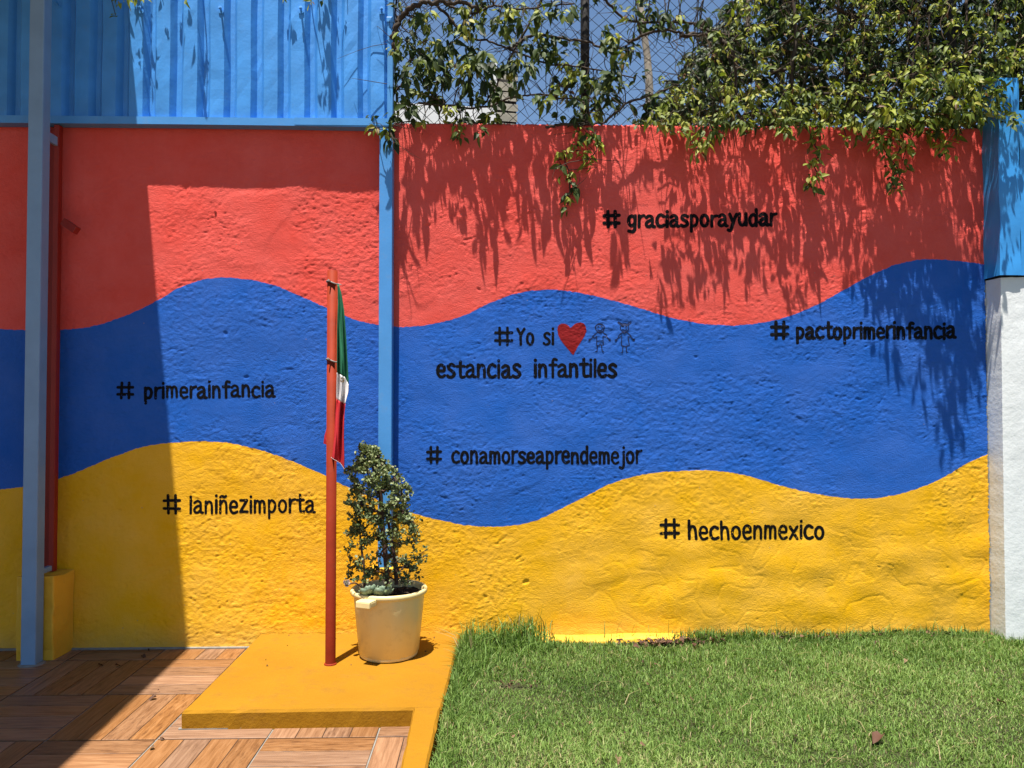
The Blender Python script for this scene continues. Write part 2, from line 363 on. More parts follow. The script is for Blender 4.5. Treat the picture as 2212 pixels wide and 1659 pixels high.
# ochre slab and kerb (one casting on the floor)
def rough_block(name, outline, z0, z1, mat, parent=None, step=.05, amp=.0012):
    """prism with a wandering top edge"""
    P = []
    n = len(outline)
    for i in range(n):
        a, b = np.array(outline[i], float), np.array(outline[(i + 1) % n], float); k = max(1, int(np.linalg.norm(b - a) / step))
        P += [a + (b - a) * q / k for q in range(k)]
    P = np.array(P); N = len(P); V = []; c = P.mean(0)
    for f, z, r in ((0, z0, 0), (0, z1 - .012, 1), (.010, z1, 1)):
        for q in range(N):
            t = P[(q + 1) % N] - P[q - 1]; nn = np.array([t[1], -t[0]]) / (np.linalg.norm(t) + 1e-9)
            p = P[q] - nn * f + nn * rng.normal() * amp * r
            V.append((p[0], p[1], z + (rng.normal() * amp * .12 if r else 0)))
    F = [(l * N + q, l * N + (q + 1) % N, (l + 1) * N + (q + 1) % N, (l + 1) * N + q) for l in range(2) for q in range(N)]
    F.append(tuple(2 * N + q for q in range(N)))
    me = mesh_np(name, np.array(V), F, [mat]); return link(bpy.data.objects.new(name, me), parent)
slab = empty('concrete_slab'); tag(slab, 'ochre painted concrete slab with a narrow kerb running on beside the lawn', 'slab', kind='thing')
rough_block('slab_block', [(-1.415, -1.178), (-.230, -1.165), (-.205, -.5), (-.19, .0), (-1.41, .0)], -.004, .085, M['slab'], slab)
rough_block('kerb', [(-.362, -1.160), (-.352, -1.75), (-.345, -4.5), (-.24, -4.5), (-.248, -1.75), (-.236, -1.160)], -.004, .087, M['slab'], slab)

# ================================================================== the painted wall
WX0, WX1, WH = -3.15, 3.112, 3.222
NX, NZ = 1010, 520
gx = np.linspace(WX0, WX1, NX); gz = np.linspace(0, WH, NZ); DX = gx[1] - gx[0]; DZ = gz[1] - gz[0]
def gnoise(sx, sz, seed):
    r = np.random.default_rng(seed); px, pz = 1200, 640
    w = r.normal(size=(pz, px)); fx = np.fft.fftfreq(px, DX); fz = np.fft.fftfreq(pz, DZ)
    g = np.exp(-2 * (np.pi ** 2) * ((fx[None] * sx) ** 2 + (fz[:, None] * sz) ** 2))
    o = np.fft.ifft2(np.fft.fft2(w) * g).real[:NZ, :NX]; return o / o.std()
def sstep(a, b, x): t = np.clip((x - a) / (b - a), 0, 1); return t * t * (3 - 2 * t)
GX, GZ = np.meshgrid(gx, gz)
smooth_zone = sstep(.1, .9, GX) * (1 - sstep(.55, .95, GZ))        # troweled smooth, lumpy lower right
mask = np.clip(sstep(-1.6, 1.0, .75 * gnoise(.14, .10, 3) + .5 * gnoise(.05, .04, 13)) * (1 - .68 * smooth_zone) + .15, 0, 1.1)
hgt = .0040 * gnoise(.45, .4, 1) + smooth_zone * .0032 * gnoise(.09, .055, 2) + .0007 * gnoise(.07, .04, 9) + .0022 * sstep(1.4, 1.9, gnoise(.16, .12, 14))
_wi = np.clip(np.arange(NX)[None] + (7 * gnoise(.06, .05, 21)).astype(int), 0, NX - 1); _wj = np.clip(np.arange(NZ)[:, None] + (6 * gnoise(.06, .05, 22)).astype(int), 0, NZ - 1)
def warp(a): return a[_wj, _wi]
def ridge(a, lo): return sstep(lo, 1, 1 - np.abs(a))
hgt += mask * (.00026 * gnoise(.020, .012, 4) + .00036 * gnoise(.0085, .0056, 5) + .00050 * gnoise(.0048, .0036, 11))
hgt -= mask * (.0013 * ridge(warp(gnoise(.017, .0075, 15)), .80) * sstep(-.2, 1.0, gnoise(.03, .03, 16)) + .0008 * ridge(warp(gnoise(.009, .0055, 17)), .78))   # torn creases
hgt -= mask * .0026 * sstep(1.4, 2.6, warp(gnoise(.008, .0052, 6)))   # pits
hgt += mask * .0013 * sstep(1.4, 2.6, gnoise(.0070, .0048, 12))       # grit standing proud
hgt += .0010 * sstep(1.6, 2.6, gnoise(.05, .005, 7)) * mask           # trowel ridges
hgt += (1.1 - mask) * .00016 * warp(gnoise(.05, .0040, 18))           # brush and trowel drag in the smooth places
hgt -= smooth_zone * .0016 * ridge(warp(gnoise(.075, .035, 19)), .72)
hgt -= .006 * sstep(3.0, 3.9, gnoise(.018, .011, 8))                  # a few deep pocks
hgt += .007 * np.clip(1 - GZ / .10, 0, 1) * sstep(-.5, 1.5, gnoise(.06, .03, 10))
def wall_h(x, z):
    fx = np.clip((np.asarray(x) - WX0) / DX, 0, NX - 1.001); fz = np.clip((np.asarray(z)) / DZ, 0, NZ - 1.001)
    i, j = fx.astype(int), fz.astype(int); a, b = fx - i, fz - j
    return (hgt[j, i] * (1 - a) * (1 - b) + hgt[j, i + 1] * a * (1 - b) + hgt[j + 1, i] * (1 - a) * b + hgt[j + 1, i + 1] * a * b)
V = np.stack([GX, -hgt, GZ], -1).reshape(-1, 3)
V[:, 0] += (np.abs(GX - WX1) < 1e-6).ravel() * rng.normal(size=NX * NZ) * .003
q = (np.arange(NZ - 1)[:, None] * NX + np.arange(NX - 1)[None]).ravel()
F = np.stack([q, q + 1, q + NX + 1, q + NX], 1)
# rounded, slightly broken top edge, top face, back, ends
topn = len(V); edge = rng.normal(size=NX) * .004
T1 = np.stack([gx, np.full(NX, .006), WH + .010 + edge * .6], 1); T2 = np.stack([gx, np.full(NX, .03), WH + .016 + edge], 1); T3 = np.stack([gx, np.full(NX, .25), WH + .012 + edge], 1)
B0 = np.stack([gx, np.full(NX, .25), np.zeros(NX)], 1)
V = np.concatenate([V, T1, T2, T3, B0]); i = np.arange(NX - 1); rows = [(NZ - 1) * NX, topn, topn + NX, topn + 2 * NX, topn + 3 * NX]
for a, b in zip(rows[:-1], rows[1:]): F = np.concatenate([F, np.stack([a + i, a + i + 1, b + i + 1, b + i], 1)])
wall = link(bpy.data.objects.new('painted_wall', mesh_np('painted_wall', V, F, [M['mural']], True)))
tag(wall, 'rough plastered garden wall painted in red, blue and yellow waves', 'wall', kind='thing')
# plain run of the same wall further left, outside the picture
m = MB(); m.box(-7, WX0, 0.0, .25, 0, WH); m.build('wall_run', M['mural'], wall)
# lit footing ledge at the foot of the wall beside the lawn
m = MB(); n = 70
xs = np.linspace(.22, 1.25, n); V = []; F = []
for k, x in enumerate(xs):
    w = .085 + .018 * math.sin(x * 5) + rng.normal() * .004; z = .058 + .006 * math.sin(x * 7 + 1)
    V += [(x, .0, z + .012), (x, -w + .01, z), (x, -w, z - .012), (x, -w - .005, -.02)]
for k in range(n - 1):
    for r in range(3): F.append((4 * k + r, 4 * k + r + 1, 4 * k + r + 5, 4 * k + r + 4)[::-1])
m.add(V, F); m.build('footing_ledge', M['yellow_plaster'], wall, True)
# yellow pedestals the steel stands on
def pedestal(x0, x1, y0, z1):
    m = MB(); nz, V, F = 8, [], []
    ring = [(x0, 0), (x0, y0 * .5), (x0 + .004, y0), ((x0 + x1) / 2, y0 - .004), (x1 - .006, y0), (x1, y0 * .5), (x1 + .003, 0)]
    for k in range(nz + 1):
        for x, y in ring: V.append((x + rng.normal() * .003, y + rng.normal() * .003 if y else y, z1 * k / nz + (rng.normal() * .004 if k == nz else 0)))
    r = len(ring)
    for k in range(nz):
        for q in range(r - 1): F.append((k * r + q, k * r + q + 1, (k + 1) * r + q + 1, (k + 1) * r + q))
    F.append(tuple(nz * r + q for q in range(r))); m.add(V, F)
    return m.build('pedestal', M['yellow_plaster'], wall, bevel=.008)
pedestal(-2.758, -2.535, -.20, .485); pedestal(-.735, -.565, -.10, .50)
# red peg in the plaster
p = at(466, 458); m = MB(); m.tube([p + np.array([0, .01, 0]), p + np.array([0, -.010, -.002])], .007, 8); m.build('peg', M['steel_red'], wall)

# ------------------------------------------------------------------ lettering
GLY = {'a': (.72, [[(.06, .84), (.26, 1.0), (.45, .9), (.5, .66), (.5, .2), (.55, .03), (.66, .02)], [(.5, .6), (.26, .55), (.06, .32), (.12, .06), (.32, .04), (.5, .26)]]),
 'c': (.64, [[(.54, .86), (.32, 1), (.1, .78), (.05, .42), (.15, .09), (.36, 0), (.56, .1)]]),
 'd': (.68, [[(.52, 1.45), (.52, .01)], [(.52, .8), (.3, 1), (.09, .76), (.06, .36), (.2, .03), (.4, .1), (.52, .32)]]),
 'e': (.66, [[(.08, .5), (.3, .5), (.5, .52), (.49, .84), (.28, 1), (.09, .8), (.05, .36), (.2, .03), (.38, 0), (.54, .1)]]),
 'f': (.56, [[(.52, 1.36), (.34, 1.42), (.26, 1.2), (.26, .6), (.26, 0)], [(.05, .95), (.5, .96)]]),
 'g': (.68, [[(.52, .82), (.3, 1), (.08, .76), (.08, .36), (.25, .08), (.5, .3)], [(.54, 1), (.52, .3), (.5, -.22), (.34, -.44), (.08, -.38)]]),
 'h': (.70, [[(.08, 1.42), (.1, 0)], [(.1, .66), (.25, .96), (.44, .9), (.52, .6), (.56, 0)]]),
 'i': (.27, [[(.09, .98), (.09, 0)], [(.09, 1.33), (.092, 1.36)]]),
 'j': (.42, [[(.26, .98), (.26, .3), (.25, -.2), (.13, -.42), (-.05, -.34)], [(.26, 1.33), (.262, 1.36)]]),
 'l': (.27, [[(.09, 1.4), (.09, 0)]]),
 'm': (.92, [[(.08, 1), (.08, 0)], [(.08, .68), (.2, .96), (.37, .9), (.42, .6), (.42, 0)], [(.42, .68), (.54, .96), (.7, .9), (.76, .6), (.77, 0)]]),
 'n': (.68, [[(.08, 1), (.08, 0)], [(.08, .66), (.26, .97), (.44, .9), (.51, .6), (.52, 0)]]),
 'o': (.70, [[(.31 + .25 * math.sin(a), .5 + .49 * math.cos(a)) for a in np.linspace(.2, 2 * math.pi + .2, 13)]]),
 'p': (.68, [[(.08, 1), (.1, -.45)], [(.08, .74), (.26, .99), (.48, .8), (.52, .45), (.4, .1), (.2, .05), (.1, .16)]]),
 'r': (.50, [[(.08, 1), (.08, 0)], [(.08, .62), (.2, .9), (.44, 1.0)]]),
 's': (.62, [[(.5, .87), (.3, 1), (.1, .86), (.14, .64), (.4, .42), (.5, .2), (.36, .02), (.16, 0), (.03, .1)]]),
 't': (.60, [[(.26, 1.36), (.26, .7), (.27, .2), (.36, .02), (.54, .05)], [(.03, .95), (.52, .96)]]),
 'u': (.70, [[(.08, 1), (.07, .4), (.18, .04), (.38, .06), (.53, .36)], [(.53, 1), (.56, .02)]]),
 'x': (.66, [[(.06, .98), (.54, .02)], [(.54, .98), (.06, .02)]]),
 'y': (.64, [[(.05, 1), (.3, .32)], [(.55, 1), (.36, .46), (.12, -.36), (-.05, -.38)]]),
 'z': (.66, [[(.06, .96), (.52, .96)], [(.52, .96), (.06, .04)], [(.06, .04), (.56, .04)]]),
 'Y': (.70, [[(.0, 1.4), (.28, .82)], [(.58, 1.4), (.28, .82), (.28, 0)]]),
 'ñ': (.68, [[(.08, 1), (.08, 0)], [(.08, .66), (.26, .97), (.44, .9), (.51, .6), (.52, 0)], [(.08, 1.27), (.2, 1.36), (.36, 1.27), (.48, 1.36)]])}
def ribbon(m, pts, w, lift, wob=.06):
    """flat brush stroke on the plaster; pts are (x,z) in metres on the wall"""
    P = [np.array(p, float) for p in pts]; R = [P[0]]
    for a, b in zip(P[:-1], P[1:]):
        k = max(1, int(np.linalg.norm(b - a) / .007)); R += [a + (b - a) * q / k for q in range(1, k + 1)]
    h = w / 2; V = []; F = []; ln = len(R)
    for q, p in enumerate(R):
        d = R[min(q + 1, ln - 1)] - R[max(q - 1, 0)]; d /= np.linalg.norm(d) + 1e-9; nn = np.array([-d[1], d[0]])
        ww = h * (1 + wob * rng.normal() * .7)
        for s in (-1, 0, 1): V.append(p + nn * s * ww)
    for q in range(ln - 1):
        b = 3 * q; F += [(b, b + 3, b + 4, b + 1), (b + 1, b + 4, b + 5, b + 2)]
    for q, sgn in ((0, -1), (ln - 1, 1)):
        d = R[min(q + 1, ln - 1)] - R[max(q - 1, 0)]; d /= np.linalg.norm(d) + 1e-9; nn = np.array([-d[1], d[0]]); b = len(V)
        arc = [R[q] + h * (nn * math.cos(a) + d * sgn * math.sin(a)) for a in np.linspace(0, math.pi, 6)]
        V += arc + [R[q]]; F += [(b + 6, b + k, b + k + 1) for k in range(5)]
    V = np.array(V); y = -wall_h(V[:, 0], V[:, 1]) - lift
    m.add(np.stack([V[:, 0], y, V[:, 1]], 1), F)
def w2(x, y): p = at(x, y); return np.array([p[0], p[2]])
def letter(parent, name, strokes, w, mat, smooth=True):
    m = MB()
    for k, s in enumerate(strokes):
        s = catmull(s, 5) if smooth and len(s) > 2 else s
        ribbon(m, s, w, .0009 + .0002 * k)
    return m.build(name, mat, parent)
def text(parent, word, x0, x1, yb0, yb1, xh, sw):
    """word between photo x0..x1 on the baseline yb0..yb1, x-height xh, stroke sw (photo px)"""
    adv = [GLY[c][0] for c in word]; end = sum(adv[:-1]) + max(p[0] for s in GLY[word[-1]][1] for p in s)
    sx = (x1 - x0 - sw) / end; cur = 0
    for c, a in zip(word, adv):
        jit = rng.normal() * .025; js = 1 + rng.normal() * .03
        st = []
        for s in GLY[c][1]:
            st.append([w2(x0 + sw / 2 + sx * (cur + .03 + p[0] * .92), yb0 + (yb1 - yb0) * cur / end - sw * .5 - (xh - sw) * (p[1] * js + jit)) for p in s])
        letter(parent, 'letter', st, sw * .95 / FPX * DIST * (1 + rng.normal() * .05), M['black'], c not in 'xz'); cur += a
def hashmark(parent, x0, y0, x1, y1, sw):
    W, H = x1 - x0, y1 - y0; r = lambda: rng.normal() * .012
    st = [[(x0 + W * (.3 + r()), y0 + sw / 2), (x0 + W * (.3 + r()), y1 - sw / 2)], [(x0 + W * (.7 + r()), y0 + sw / 2), (x0 + W * (.7 + r()), y1 - sw / 2)],
          [(x0 + sw / 2, y0 + H * (.33 + r())), (x1 - sw / 2, y0 + H * (.32 + r()))], [(x0 + sw / 2, y0 + H * (.72 + r())), (x1 - sw / 2, y0 + H * (.71 + r()))]]
    letter(parent, 'hash_mark', [[w2(*p) for p in s] for s in st], sw / FPX * DIST, M['black'])
def lettering(label): e = empty('lettering', wall); e['label'] = label; return e
e = lettering('black hashtag "# primerainfancia" on the blue wave'); hashmark(e, 252, 824, 291, 863, 6.2); text(e, 'primerainfancia', 308, 597, 863, 859, 30, 6.4)
e = lettering('black hashtag "# laniñezimporta" on the yellow'); hashmark(e, 351, 1067, 391, 1112, 6.2); text(e, 'laniñezimporta', 405, 683, 1112, 1110, 32, 6)
e = lettering('black words "#Yo si" before the heart'); hashmark(e, 1067, 705, 1109, 747, 6); text(e, 'Yo', 1114, 1155, 747, 747.5, 31, 6.4); text(e, 'si', 1170, 1197, 747, 747, 31, 6.4)
e = lettering('black words "estancias infantiles" below the heart'); text(e, 'estancias', 939, 1127, 818, 818, 34, 7.4); text(e, 'infantiles', 1149, 1334, 817, 816.5, 34, 7.4)
e = lettering('black hashtag "# conamorseaprendemejor" near the foot of the blue'); hashmark(e, 920, 963, 955, 1002, 6.2); text(e, 'conamorseaprendemejor', 972, 1389, 1003, 1004, 31, 6.6)
e = lettering('black hashtag "#graciasporayudar" on the red'); hashmark(e, 1301, 453, 1341, 494, 8); text(e, 'graciasporayudar', 1351, 1681, 494, 490, 32, 8)
e = lettering('black hashtag "#pactoprimerinfancia" on the blue by the pillar'); hashmark(e, 1663, 692, 1705, 735, 7.8); text(e, 'pactoprimerinfancia', 1715, 2068, 735, 734, 31, 7.8)
e = lettering('black hashtag "#hechoenmexico" on the yellow'); hashmark(e, 1424, 1119, 1469, 1164, 6.8); text(e, 'hechoenmexico', 1481, 1782, 1167, 1167, 34, 6.8)
# heart: rows of cells that follow the plaster
def zz(x, y): return w2(905.2 + x / 4.031, 630.9 + y / 4.031)
HL = [(265, 1290, 1300, 1405, 1415), (272, 1240, 1305, 1370, 1437), (285, 1222, 1318, 1352, 1449), (300, 1212, 1331, 1337, 1455)]
top = [(1205, 330), (1209, 300), (1222, 283), (1245, 273), (1275, 276), (1300, 290), (1318, 312), (1331, 302), (1348, 285), (1372, 270), (1405, 264), (1435, 273), (1452, 300), (1458, 340)]
bot = [(1205, 330), (1213, 375), (1232, 415), (1262, 455), (1295, 495), (1322, 525), (1342, 549), (1358, 520), (1385, 470), (1415, 425), (1440, 385), (1458, 340)]
m = MB(); xs = np.linspace(1206, 1457, 44); tz = np.interp(xs, *zip(*top)); bz = np.interp(xs, *zip(*bot)); V = []; F = []; NR = 40
for x, a, b in zip(xs, tz, bz):
    for k in range(NR + 1): V.append(zz(x + rng.normal() * .6, a + (b - a) * k / NR))
V = np.array(V); V = np.stack([V[:, 0], -wall_h(V[:, 0], V[:, 1]) - .0010, V[:, 1]], 1)
for c in range(43):
    for k in range(NR): a = c * (NR + 1) + k; F.append((a, a + 1, a + NR + 2, a + NR + 1))
m.add(V, F); h = m.build('heart', M['heart'], wall, True); h['label'] = 'dark red painted heart'
def circ(cx, cy, r, a0=0, a1=360, n=14): return [(cx + r * math.cos(rad(a)), cy + r * math.sin(rad(a))) for a in np.linspace(a0, a1, n)]
def drawing(name, label, strokes):
    m = MB()
    for k, s in enumerate(strokes): ribbon(m, [zz(*p) for p in s], .0058, .0010 + .00008 * k)
    o = m.build(name, M['navy_line'], wall); o['label'] = label
drawing('boy_drawing', 'thin outline drawing of a smiling boy', [circ(1575, 312, 38), circ(1575, 330, 50, 215, 325, 8), circ(1575, 316, 20, 30, 150, 7), circ(1562, 304, 6, 180, 360, 5), circ(1590, 304, 6, 180, 360, 5),
    [(1560, 350), (1575, 360), (1590, 349)], [(1555, 352), (1510, 385), (1525, 402), (1548, 384), (1548, 428), (1602, 425), (1602, 384), (1624, 390), (1637, 378), (1600, 350)],
    [(1515, 392), (1485, 418)], [(1632, 385), (1660, 416)], circ(1484, 417, 7, 0, 300, 6), circ(1660, 417, 7, 0, 300, 6),
    [(1548, 428), (1545, 465), (1570, 462), (1578, 445), (1582, 461), (1606, 459), (1602, 425)], [(1555, 468), (1548, 518), (1535, 522)], [(1588, 462), (1595, 514), (1607, 518)]])
drawing('girl_drawing', 'thin outline drawing of a smiling girl with pigtails', [circ(1790, 310, 37), [(1756, 292), (1790, 286), (1825, 290)], circ(1790, 314, 19, 30, 150, 7), circ(1777, 303, 6, 180, 360, 5), circ(1805, 303, 6, 180, 360, 5),
    [(1764, 286), (1730, 266), (1737, 258), (1770, 278)], [(1812, 280), (1843, 256), (1848, 268), (1818, 288)],
    [(1772, 349), (1790, 362), (1806, 349)], [(1770, 350), (1734, 385), (1748, 397), (1766, 385), (1762, 465), (1796, 472), (1832, 464), (1818, 385), (1836, 392), (1847, 380), (1808, 350)],
    [(1740, 392), (1715, 420)], [(1842, 385), (1870, 416)], circ(1714, 420, 7, 0, 300, 6), circ(1871, 416, 7, 0, 300, 6), [(1775, 470), (1772, 524), (1760, 528)], [(1804, 470), (1807, 521), (1818, 527)]])

# ================================================================== blue metal partition above the wall, posts, canopy
part = empty('metal_partition'); tag(part, 'blue painted corrugated metal sheeting standing on the wall top', 'partition')
BX = [at(x / 2.52, 150, -.06)[0] for x in (940, 2105)]; PITCHX = (BX[1] - BX[0]) / 8      # dark rib flanks
def sheet(x_first, nrib, name, zt):
    """x_first: x of the right flank that ends the first pan"""
    V = []; F = []; xs = []
    for k in range(nrib):
        r = x_first + k * PITCHX
        xs += [(r - .122, -.026), (r - .096, -.066), (r - .058, -.0665), (r - .014, -.066), (r + .013, -.025)]
    xs.append((x_first + nrib * PITCHX - .123, -.0245)); zs = np.linspace(3.222, zt, 24)
    for z in zs:
        for x, y in xs: V.append((x + .0015 * math.sin(z * 9 + x * 3), y + rng.normal() * .0007 + .002 * math.sin(z * 4 + x * 11), z))
    n = len(xs)
    for a in range(len(zs) - 1):
        for b in range(n - 1): F.append((a * n + b, a * n + b + 1, (a + 1) * n + b + 1, (a + 1) * n + b))
    m = MB(); m.add(V, F); o = m.build('corrugated_sheet', M['sheet'], part)
    s = o.modifiers.new('thickness', 'SOLIDIFY'); s.thickness = .0016
    return o
SHEETS = []
for k, s0 in enumerate((-24, -18, -12, -6, 0, 6)):          # six pans per sheet; rib 0 is just right of the shaded strip
    SHEETS.append(sheet(BX[0] + (s0 - 3) * PITCHX - k * .0, 6 if s0 < 6 else 6, 'sheet', 4.62))
for b, (zx, zy) in enumerate(((320, 30), (770, 62), (1205, 62), (1640, 62), (2078, 66))):
    p = at(zx / 2.52, zy / 2.52, -.067); m = MB(); hd = np.array([.006, -.045, .006])
    m.tube([p, p + hd], .006, 8); m.tube([p + np.array([0, -.001, 0]), p + np.array([0, -.006, 0])], .017, 10); m.tube([p + hd * .7, p + hd * .9], .011, 6)
    m.build('hook_bolt', M['sheet'], part)
m = MB(); zb, zt2 = 3.176, 3.222
P = [(-7, 0), (-1.9, .003), (-1.25, .001), (-.612, -.004)]
for (xa, da), (xb, db) in zip(P[:-1], P[1:]):
    m.add([(xa, -.086, zb + da), (xa, -.012, zb + da), (xa, -.012, zt2 + da), (xa, -.086, zt2 + da), (xb, -.086, zb + db), (xb, -.012, zb + db), (xb, -.012, zt2 + db), (xb, -.086, zt2 + db)],
          [(0, 4, 5, 1), (1, 5, 6, 2), (2, 6, 7, 3), (3, 7, 4, 0), (0, 1, 2, 3), (4, 7, 6, 5)])
m.build('bottom_rail', M['steel_blue'], part)
m = MB(); m.box(-1.20, -.60, -.0895, -.0875, zb + .006, zt2 + .004); m.build('rail_splice', M['steel_blue'], part)
ex = at(843, 120, -.08)[0]
m = MB(); m.box(ex - .017, ex + .017, -.088, -.028, 3.224, 4.62); m.build('edge_upright', M['steel_blue'], part, bevel=.002)
m = MB(); m.box(ex - .022, ex + .022, -.094, -.024, at(0, 37, -.09)[2], at(0, 26, -.09)[2]); m.build('upright_collar', M['steel_blue'], part, bevel=.002)

def post(name, label, x0, x1, y0, y1, z0, z1, mat, r=.006):
    t = empty(name); tag(t, label, 'post'); m = MB(); m.box(x0, x1, y0, y1, z0, z1); m.build('post_tube', mat, t, bevel=r); return t
pc = post('steel_post', 'sunlit blue square steel post behind the potted shrub', -.686, -.605, -.086, -.004, .497, 3.176, M['steel_blue'])
PLX0, PLX1, PLY0, PLY1 = -2.672, -2.588, -.293, -.213
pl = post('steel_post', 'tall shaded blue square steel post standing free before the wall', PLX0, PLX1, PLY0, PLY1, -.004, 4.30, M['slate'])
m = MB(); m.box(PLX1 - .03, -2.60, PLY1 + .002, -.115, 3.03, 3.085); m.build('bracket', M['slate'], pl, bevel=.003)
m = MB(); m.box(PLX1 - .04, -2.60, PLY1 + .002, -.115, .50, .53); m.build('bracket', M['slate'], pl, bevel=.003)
m = MB(); m.lathe([(.0, .012), (.05, .012), (.065, -.002)], 20, (0, 0, 0)); o = m.build('mortar_collar', M['grout'], pl); o.location = ((PLX0 + PLX1) / 2, (PLY0 + PLY1) / 2, 0); o.scale = (1.15, 1.1, .6)
rc = empty('steel_column'); tag(rc, 'red painted steel channel fixed upright to the wall behind the shaded post', 'column')
m = MB(); m.box(-2.775, -2.745, -.115, -.002, .484, 3.175); m.build('web', M['steel_red'], rc, bevel=.002)
m = MB(); m.box(-2.744, -2.656, -.030, -.003, .484, 3.175); m.build('back_plate', M['steel_red'], rc, bevel=.002)
m = MB(); m.box(-2.648, -2.616, -.072, -.031, .484, 3.175); m.build('flange', M['steel_red'], rc, bevel=.003)
a, b = at(137, 478, -.10), at(168, 500, -.13); d = (b - a); d /= np.linalg.norm(d); s = np.cross(d, [0, 1, 0]); s /= np.linalg.norm(s)
m = MB(); m.obox((a + b) / 2, d * .055, s * .022, np.cross(d, s) * .02); m.build('stub_bracket', M['steel_red'], rc, bevel=.003)

can = empty('canopy_roof'); tag(can, 'sheet metal canopy above the frame that shades the tiled corner', 'canopy')
A0, A1 = -2.264, -.051
m = MB(); ya, yb = -.10, -3.5
V = [(A0 + A1 * ya, ya, 4.32), (A0 + A1 * yb, yb, 4.32), (-8, yb, 4.32), (-8, ya, 4.32)]; V += [(x, y, 4.35) for x, y, z in V]
m.add(V, [(3, 2, 1, 0), (4, 5, 6, 7), (0, 1, 5, 4), (1, 2, 6, 5), (2, 3, 7, 6), (3, 0, 4, 7)]); m.build('roof_sheet', M['roof'], can)
for y in (-.25, -1.9, -3.3): m = MB(); m.box(-8, A0 + A1 * y - .08, y - .04, y + .04, 4.24, 4.319); m.build('rafter', M['steel_blue'], can)

# ================================================================== pillar and tarpaulin at the right
pil = empty('corner_pillar'); tag(pil, 'white plastered pillar at the end of the wall beside the lawn', 'pillar')
def rough_slab(name, x0, x1, y0, y1, z0, z1, mat, parent, amp, step=.035, seedz=0):
    nx, nz = int((x1 - x0) / step) + 1, int((z1 - z0) / step) + 1; nside = 5
    xs = [(x0 + (0), y1 + (y0 - y1) * k / nside) for k in range(nside)] + [(x0 + (x1 - x0) * k / nx, y0) for k in range(nx + 1)]
    zs = np.linspace(z0, z1, nz + 1); V = []; F = []; n = len(xs)
    for q, z in enumerate(zs):
        for k, (x, y) in enumerate(xs):
            side = k < nside; near = .006 if k == nside else 0
            V.append((x + rng.normal() * amp * (1 if side else .2) + near, y + rng.normal() * amp * (.2 if side else 1) + near, z + (rng.normal() * amp * 1.5 if q == nz else 0)))
    for q in range(nz):
        for k in range(n - 1): F.append((q * n + k, q * n + k + 1, (q + 1) * n + k + 1, (q + 1) * n + k))
    b = len(V); V += [(x1, y1, z1), (x0, y1, z1)]
    F.append(tuple(nz * n + k for k in range(n)) + (b,))
    m = MB(); m.add(V, F); o = m.build(name, mat, parent, True); e = o.modifiers.new('corner', 'EDGE_SPLIT'); e.split_angle = rad(38); return o
o = rough_slab('pillar_body', 3.118, 6.8, -.135, .24, 0, 2.262, M['white_plaster'], pil, .0010)
tarp = empty('blue_tarpaulin'); tag(tarp, 'bright blue stretched sheeting standing on the white pillar, half under vine', 'tarpaulin')
def tarp_sheet(name, x0, x1, z1, y0=-.155, folds=.006):
    xs = [(x0, y) for y in np.linspace(.02, y0, 9)] + [(x, y0) for x in np.linspace(x0, x1, 30)[1:]]; zs = np.linspace(2.272, z1, 40); V = []; F = []; n = len(xs)
    for z in zs:
        for k, (x, y) in enumerate(xs):
            w = folds * (math.sin(z * 11 + x * 9 + y * 30) * .5 + math.sin(z * 23 - x * 17) * .3)
            if k < 9: V.append((x + w * 1.0 - .012 * (2.9 - z) * 0, y, z))
            else: V.append((x, y + w, z))
    for a in range(39):
        for b in range(n - 1): F.append((a * n + b, a * n + b + 1, (a + 1) * n + b + 1, (a + 1) * n + b))
    m = MB(); m.add(V, F); o = m.build(name, M['tarp'], tarp, True); e = o.modifiers.new('corner', 'EDGE_SPLIT'); e.split_angle = rad(50); return o
tarp_sheet('tall_sheet', 3.106, 3.235, 3.49); tarp_sheet('low_sheet', 3.236, 6.8, 3.29, -.153)
m = MB(); m.box(3.13, 6.78, -.13, .2, 2.27, 3.285); m.build('backing_board', M['darksteel'], tarp)

# ================================================================== what stands behind the fence
house = empty('neighbour_house'); tag(house, 'white house behind the fence with a tower of weathered grey boards', 'house')
p0, p1 = at(880, 221, 9), at(1072, 233, 9)
m = MB(); m.add([(p0[0] - 6, 9, 0), (p1[0], 9, 0), (p1[0], 9, p1[2]), (p0[0] - 6, 9, p0[2] + .25), (p0[0] - 6, 14, 0), (p1[0], 14, 0), (p1[0], 14, p1[2]), (p0[0] - 6, 14, p0[2] + .25)],
      [(0, 1, 2, 3), (1, 5, 6, 2), (3, 2, 6, 7), (4, 0, 3, 7), (5, 4, 7, 6)]); m.build('white_wall', M['house_white'], house)
tw_ = empty('board_tower', house)
x0, x1 = at(1058, 150, 9.6)[0], at(1118, 150, 9.6)[0]; zt, zbm = at(0, 138, 9.6)[2], 5.2
nb = 13; hh = (zt - zbm) / nb
for k in range(nb):
    z = zbm + k * hh; m = MB(); tilt = -.03 + rng.normal() * .012
    m.obox(((x0 + x1) / 2 + rng.normal() * .006, 9.65 + (k % 2) * .012, z + hh / 2), ((x1 - x0) / 2, 0, (x1 - x0) / 2 * tilt * 3), (0, .03, .012), (0, -.008, hh * (.40 if k % 3 else .33)))
    m.build('board', M['boards'], tw_)
m = MB(); m.box(x0 + .02, x1 - .02, 9.72, 10.6, 4.0, zt - .12); m.build('tower_core', M['darksteel'], tw_)
q = at(1068, 150, 9.5); m = MB(); m.box(q[0] - .045, q[0] + .045, 9.5, 9.57, zt - .30, zt + .10); m.build('corner_pipe', M['house_white'], tw_)

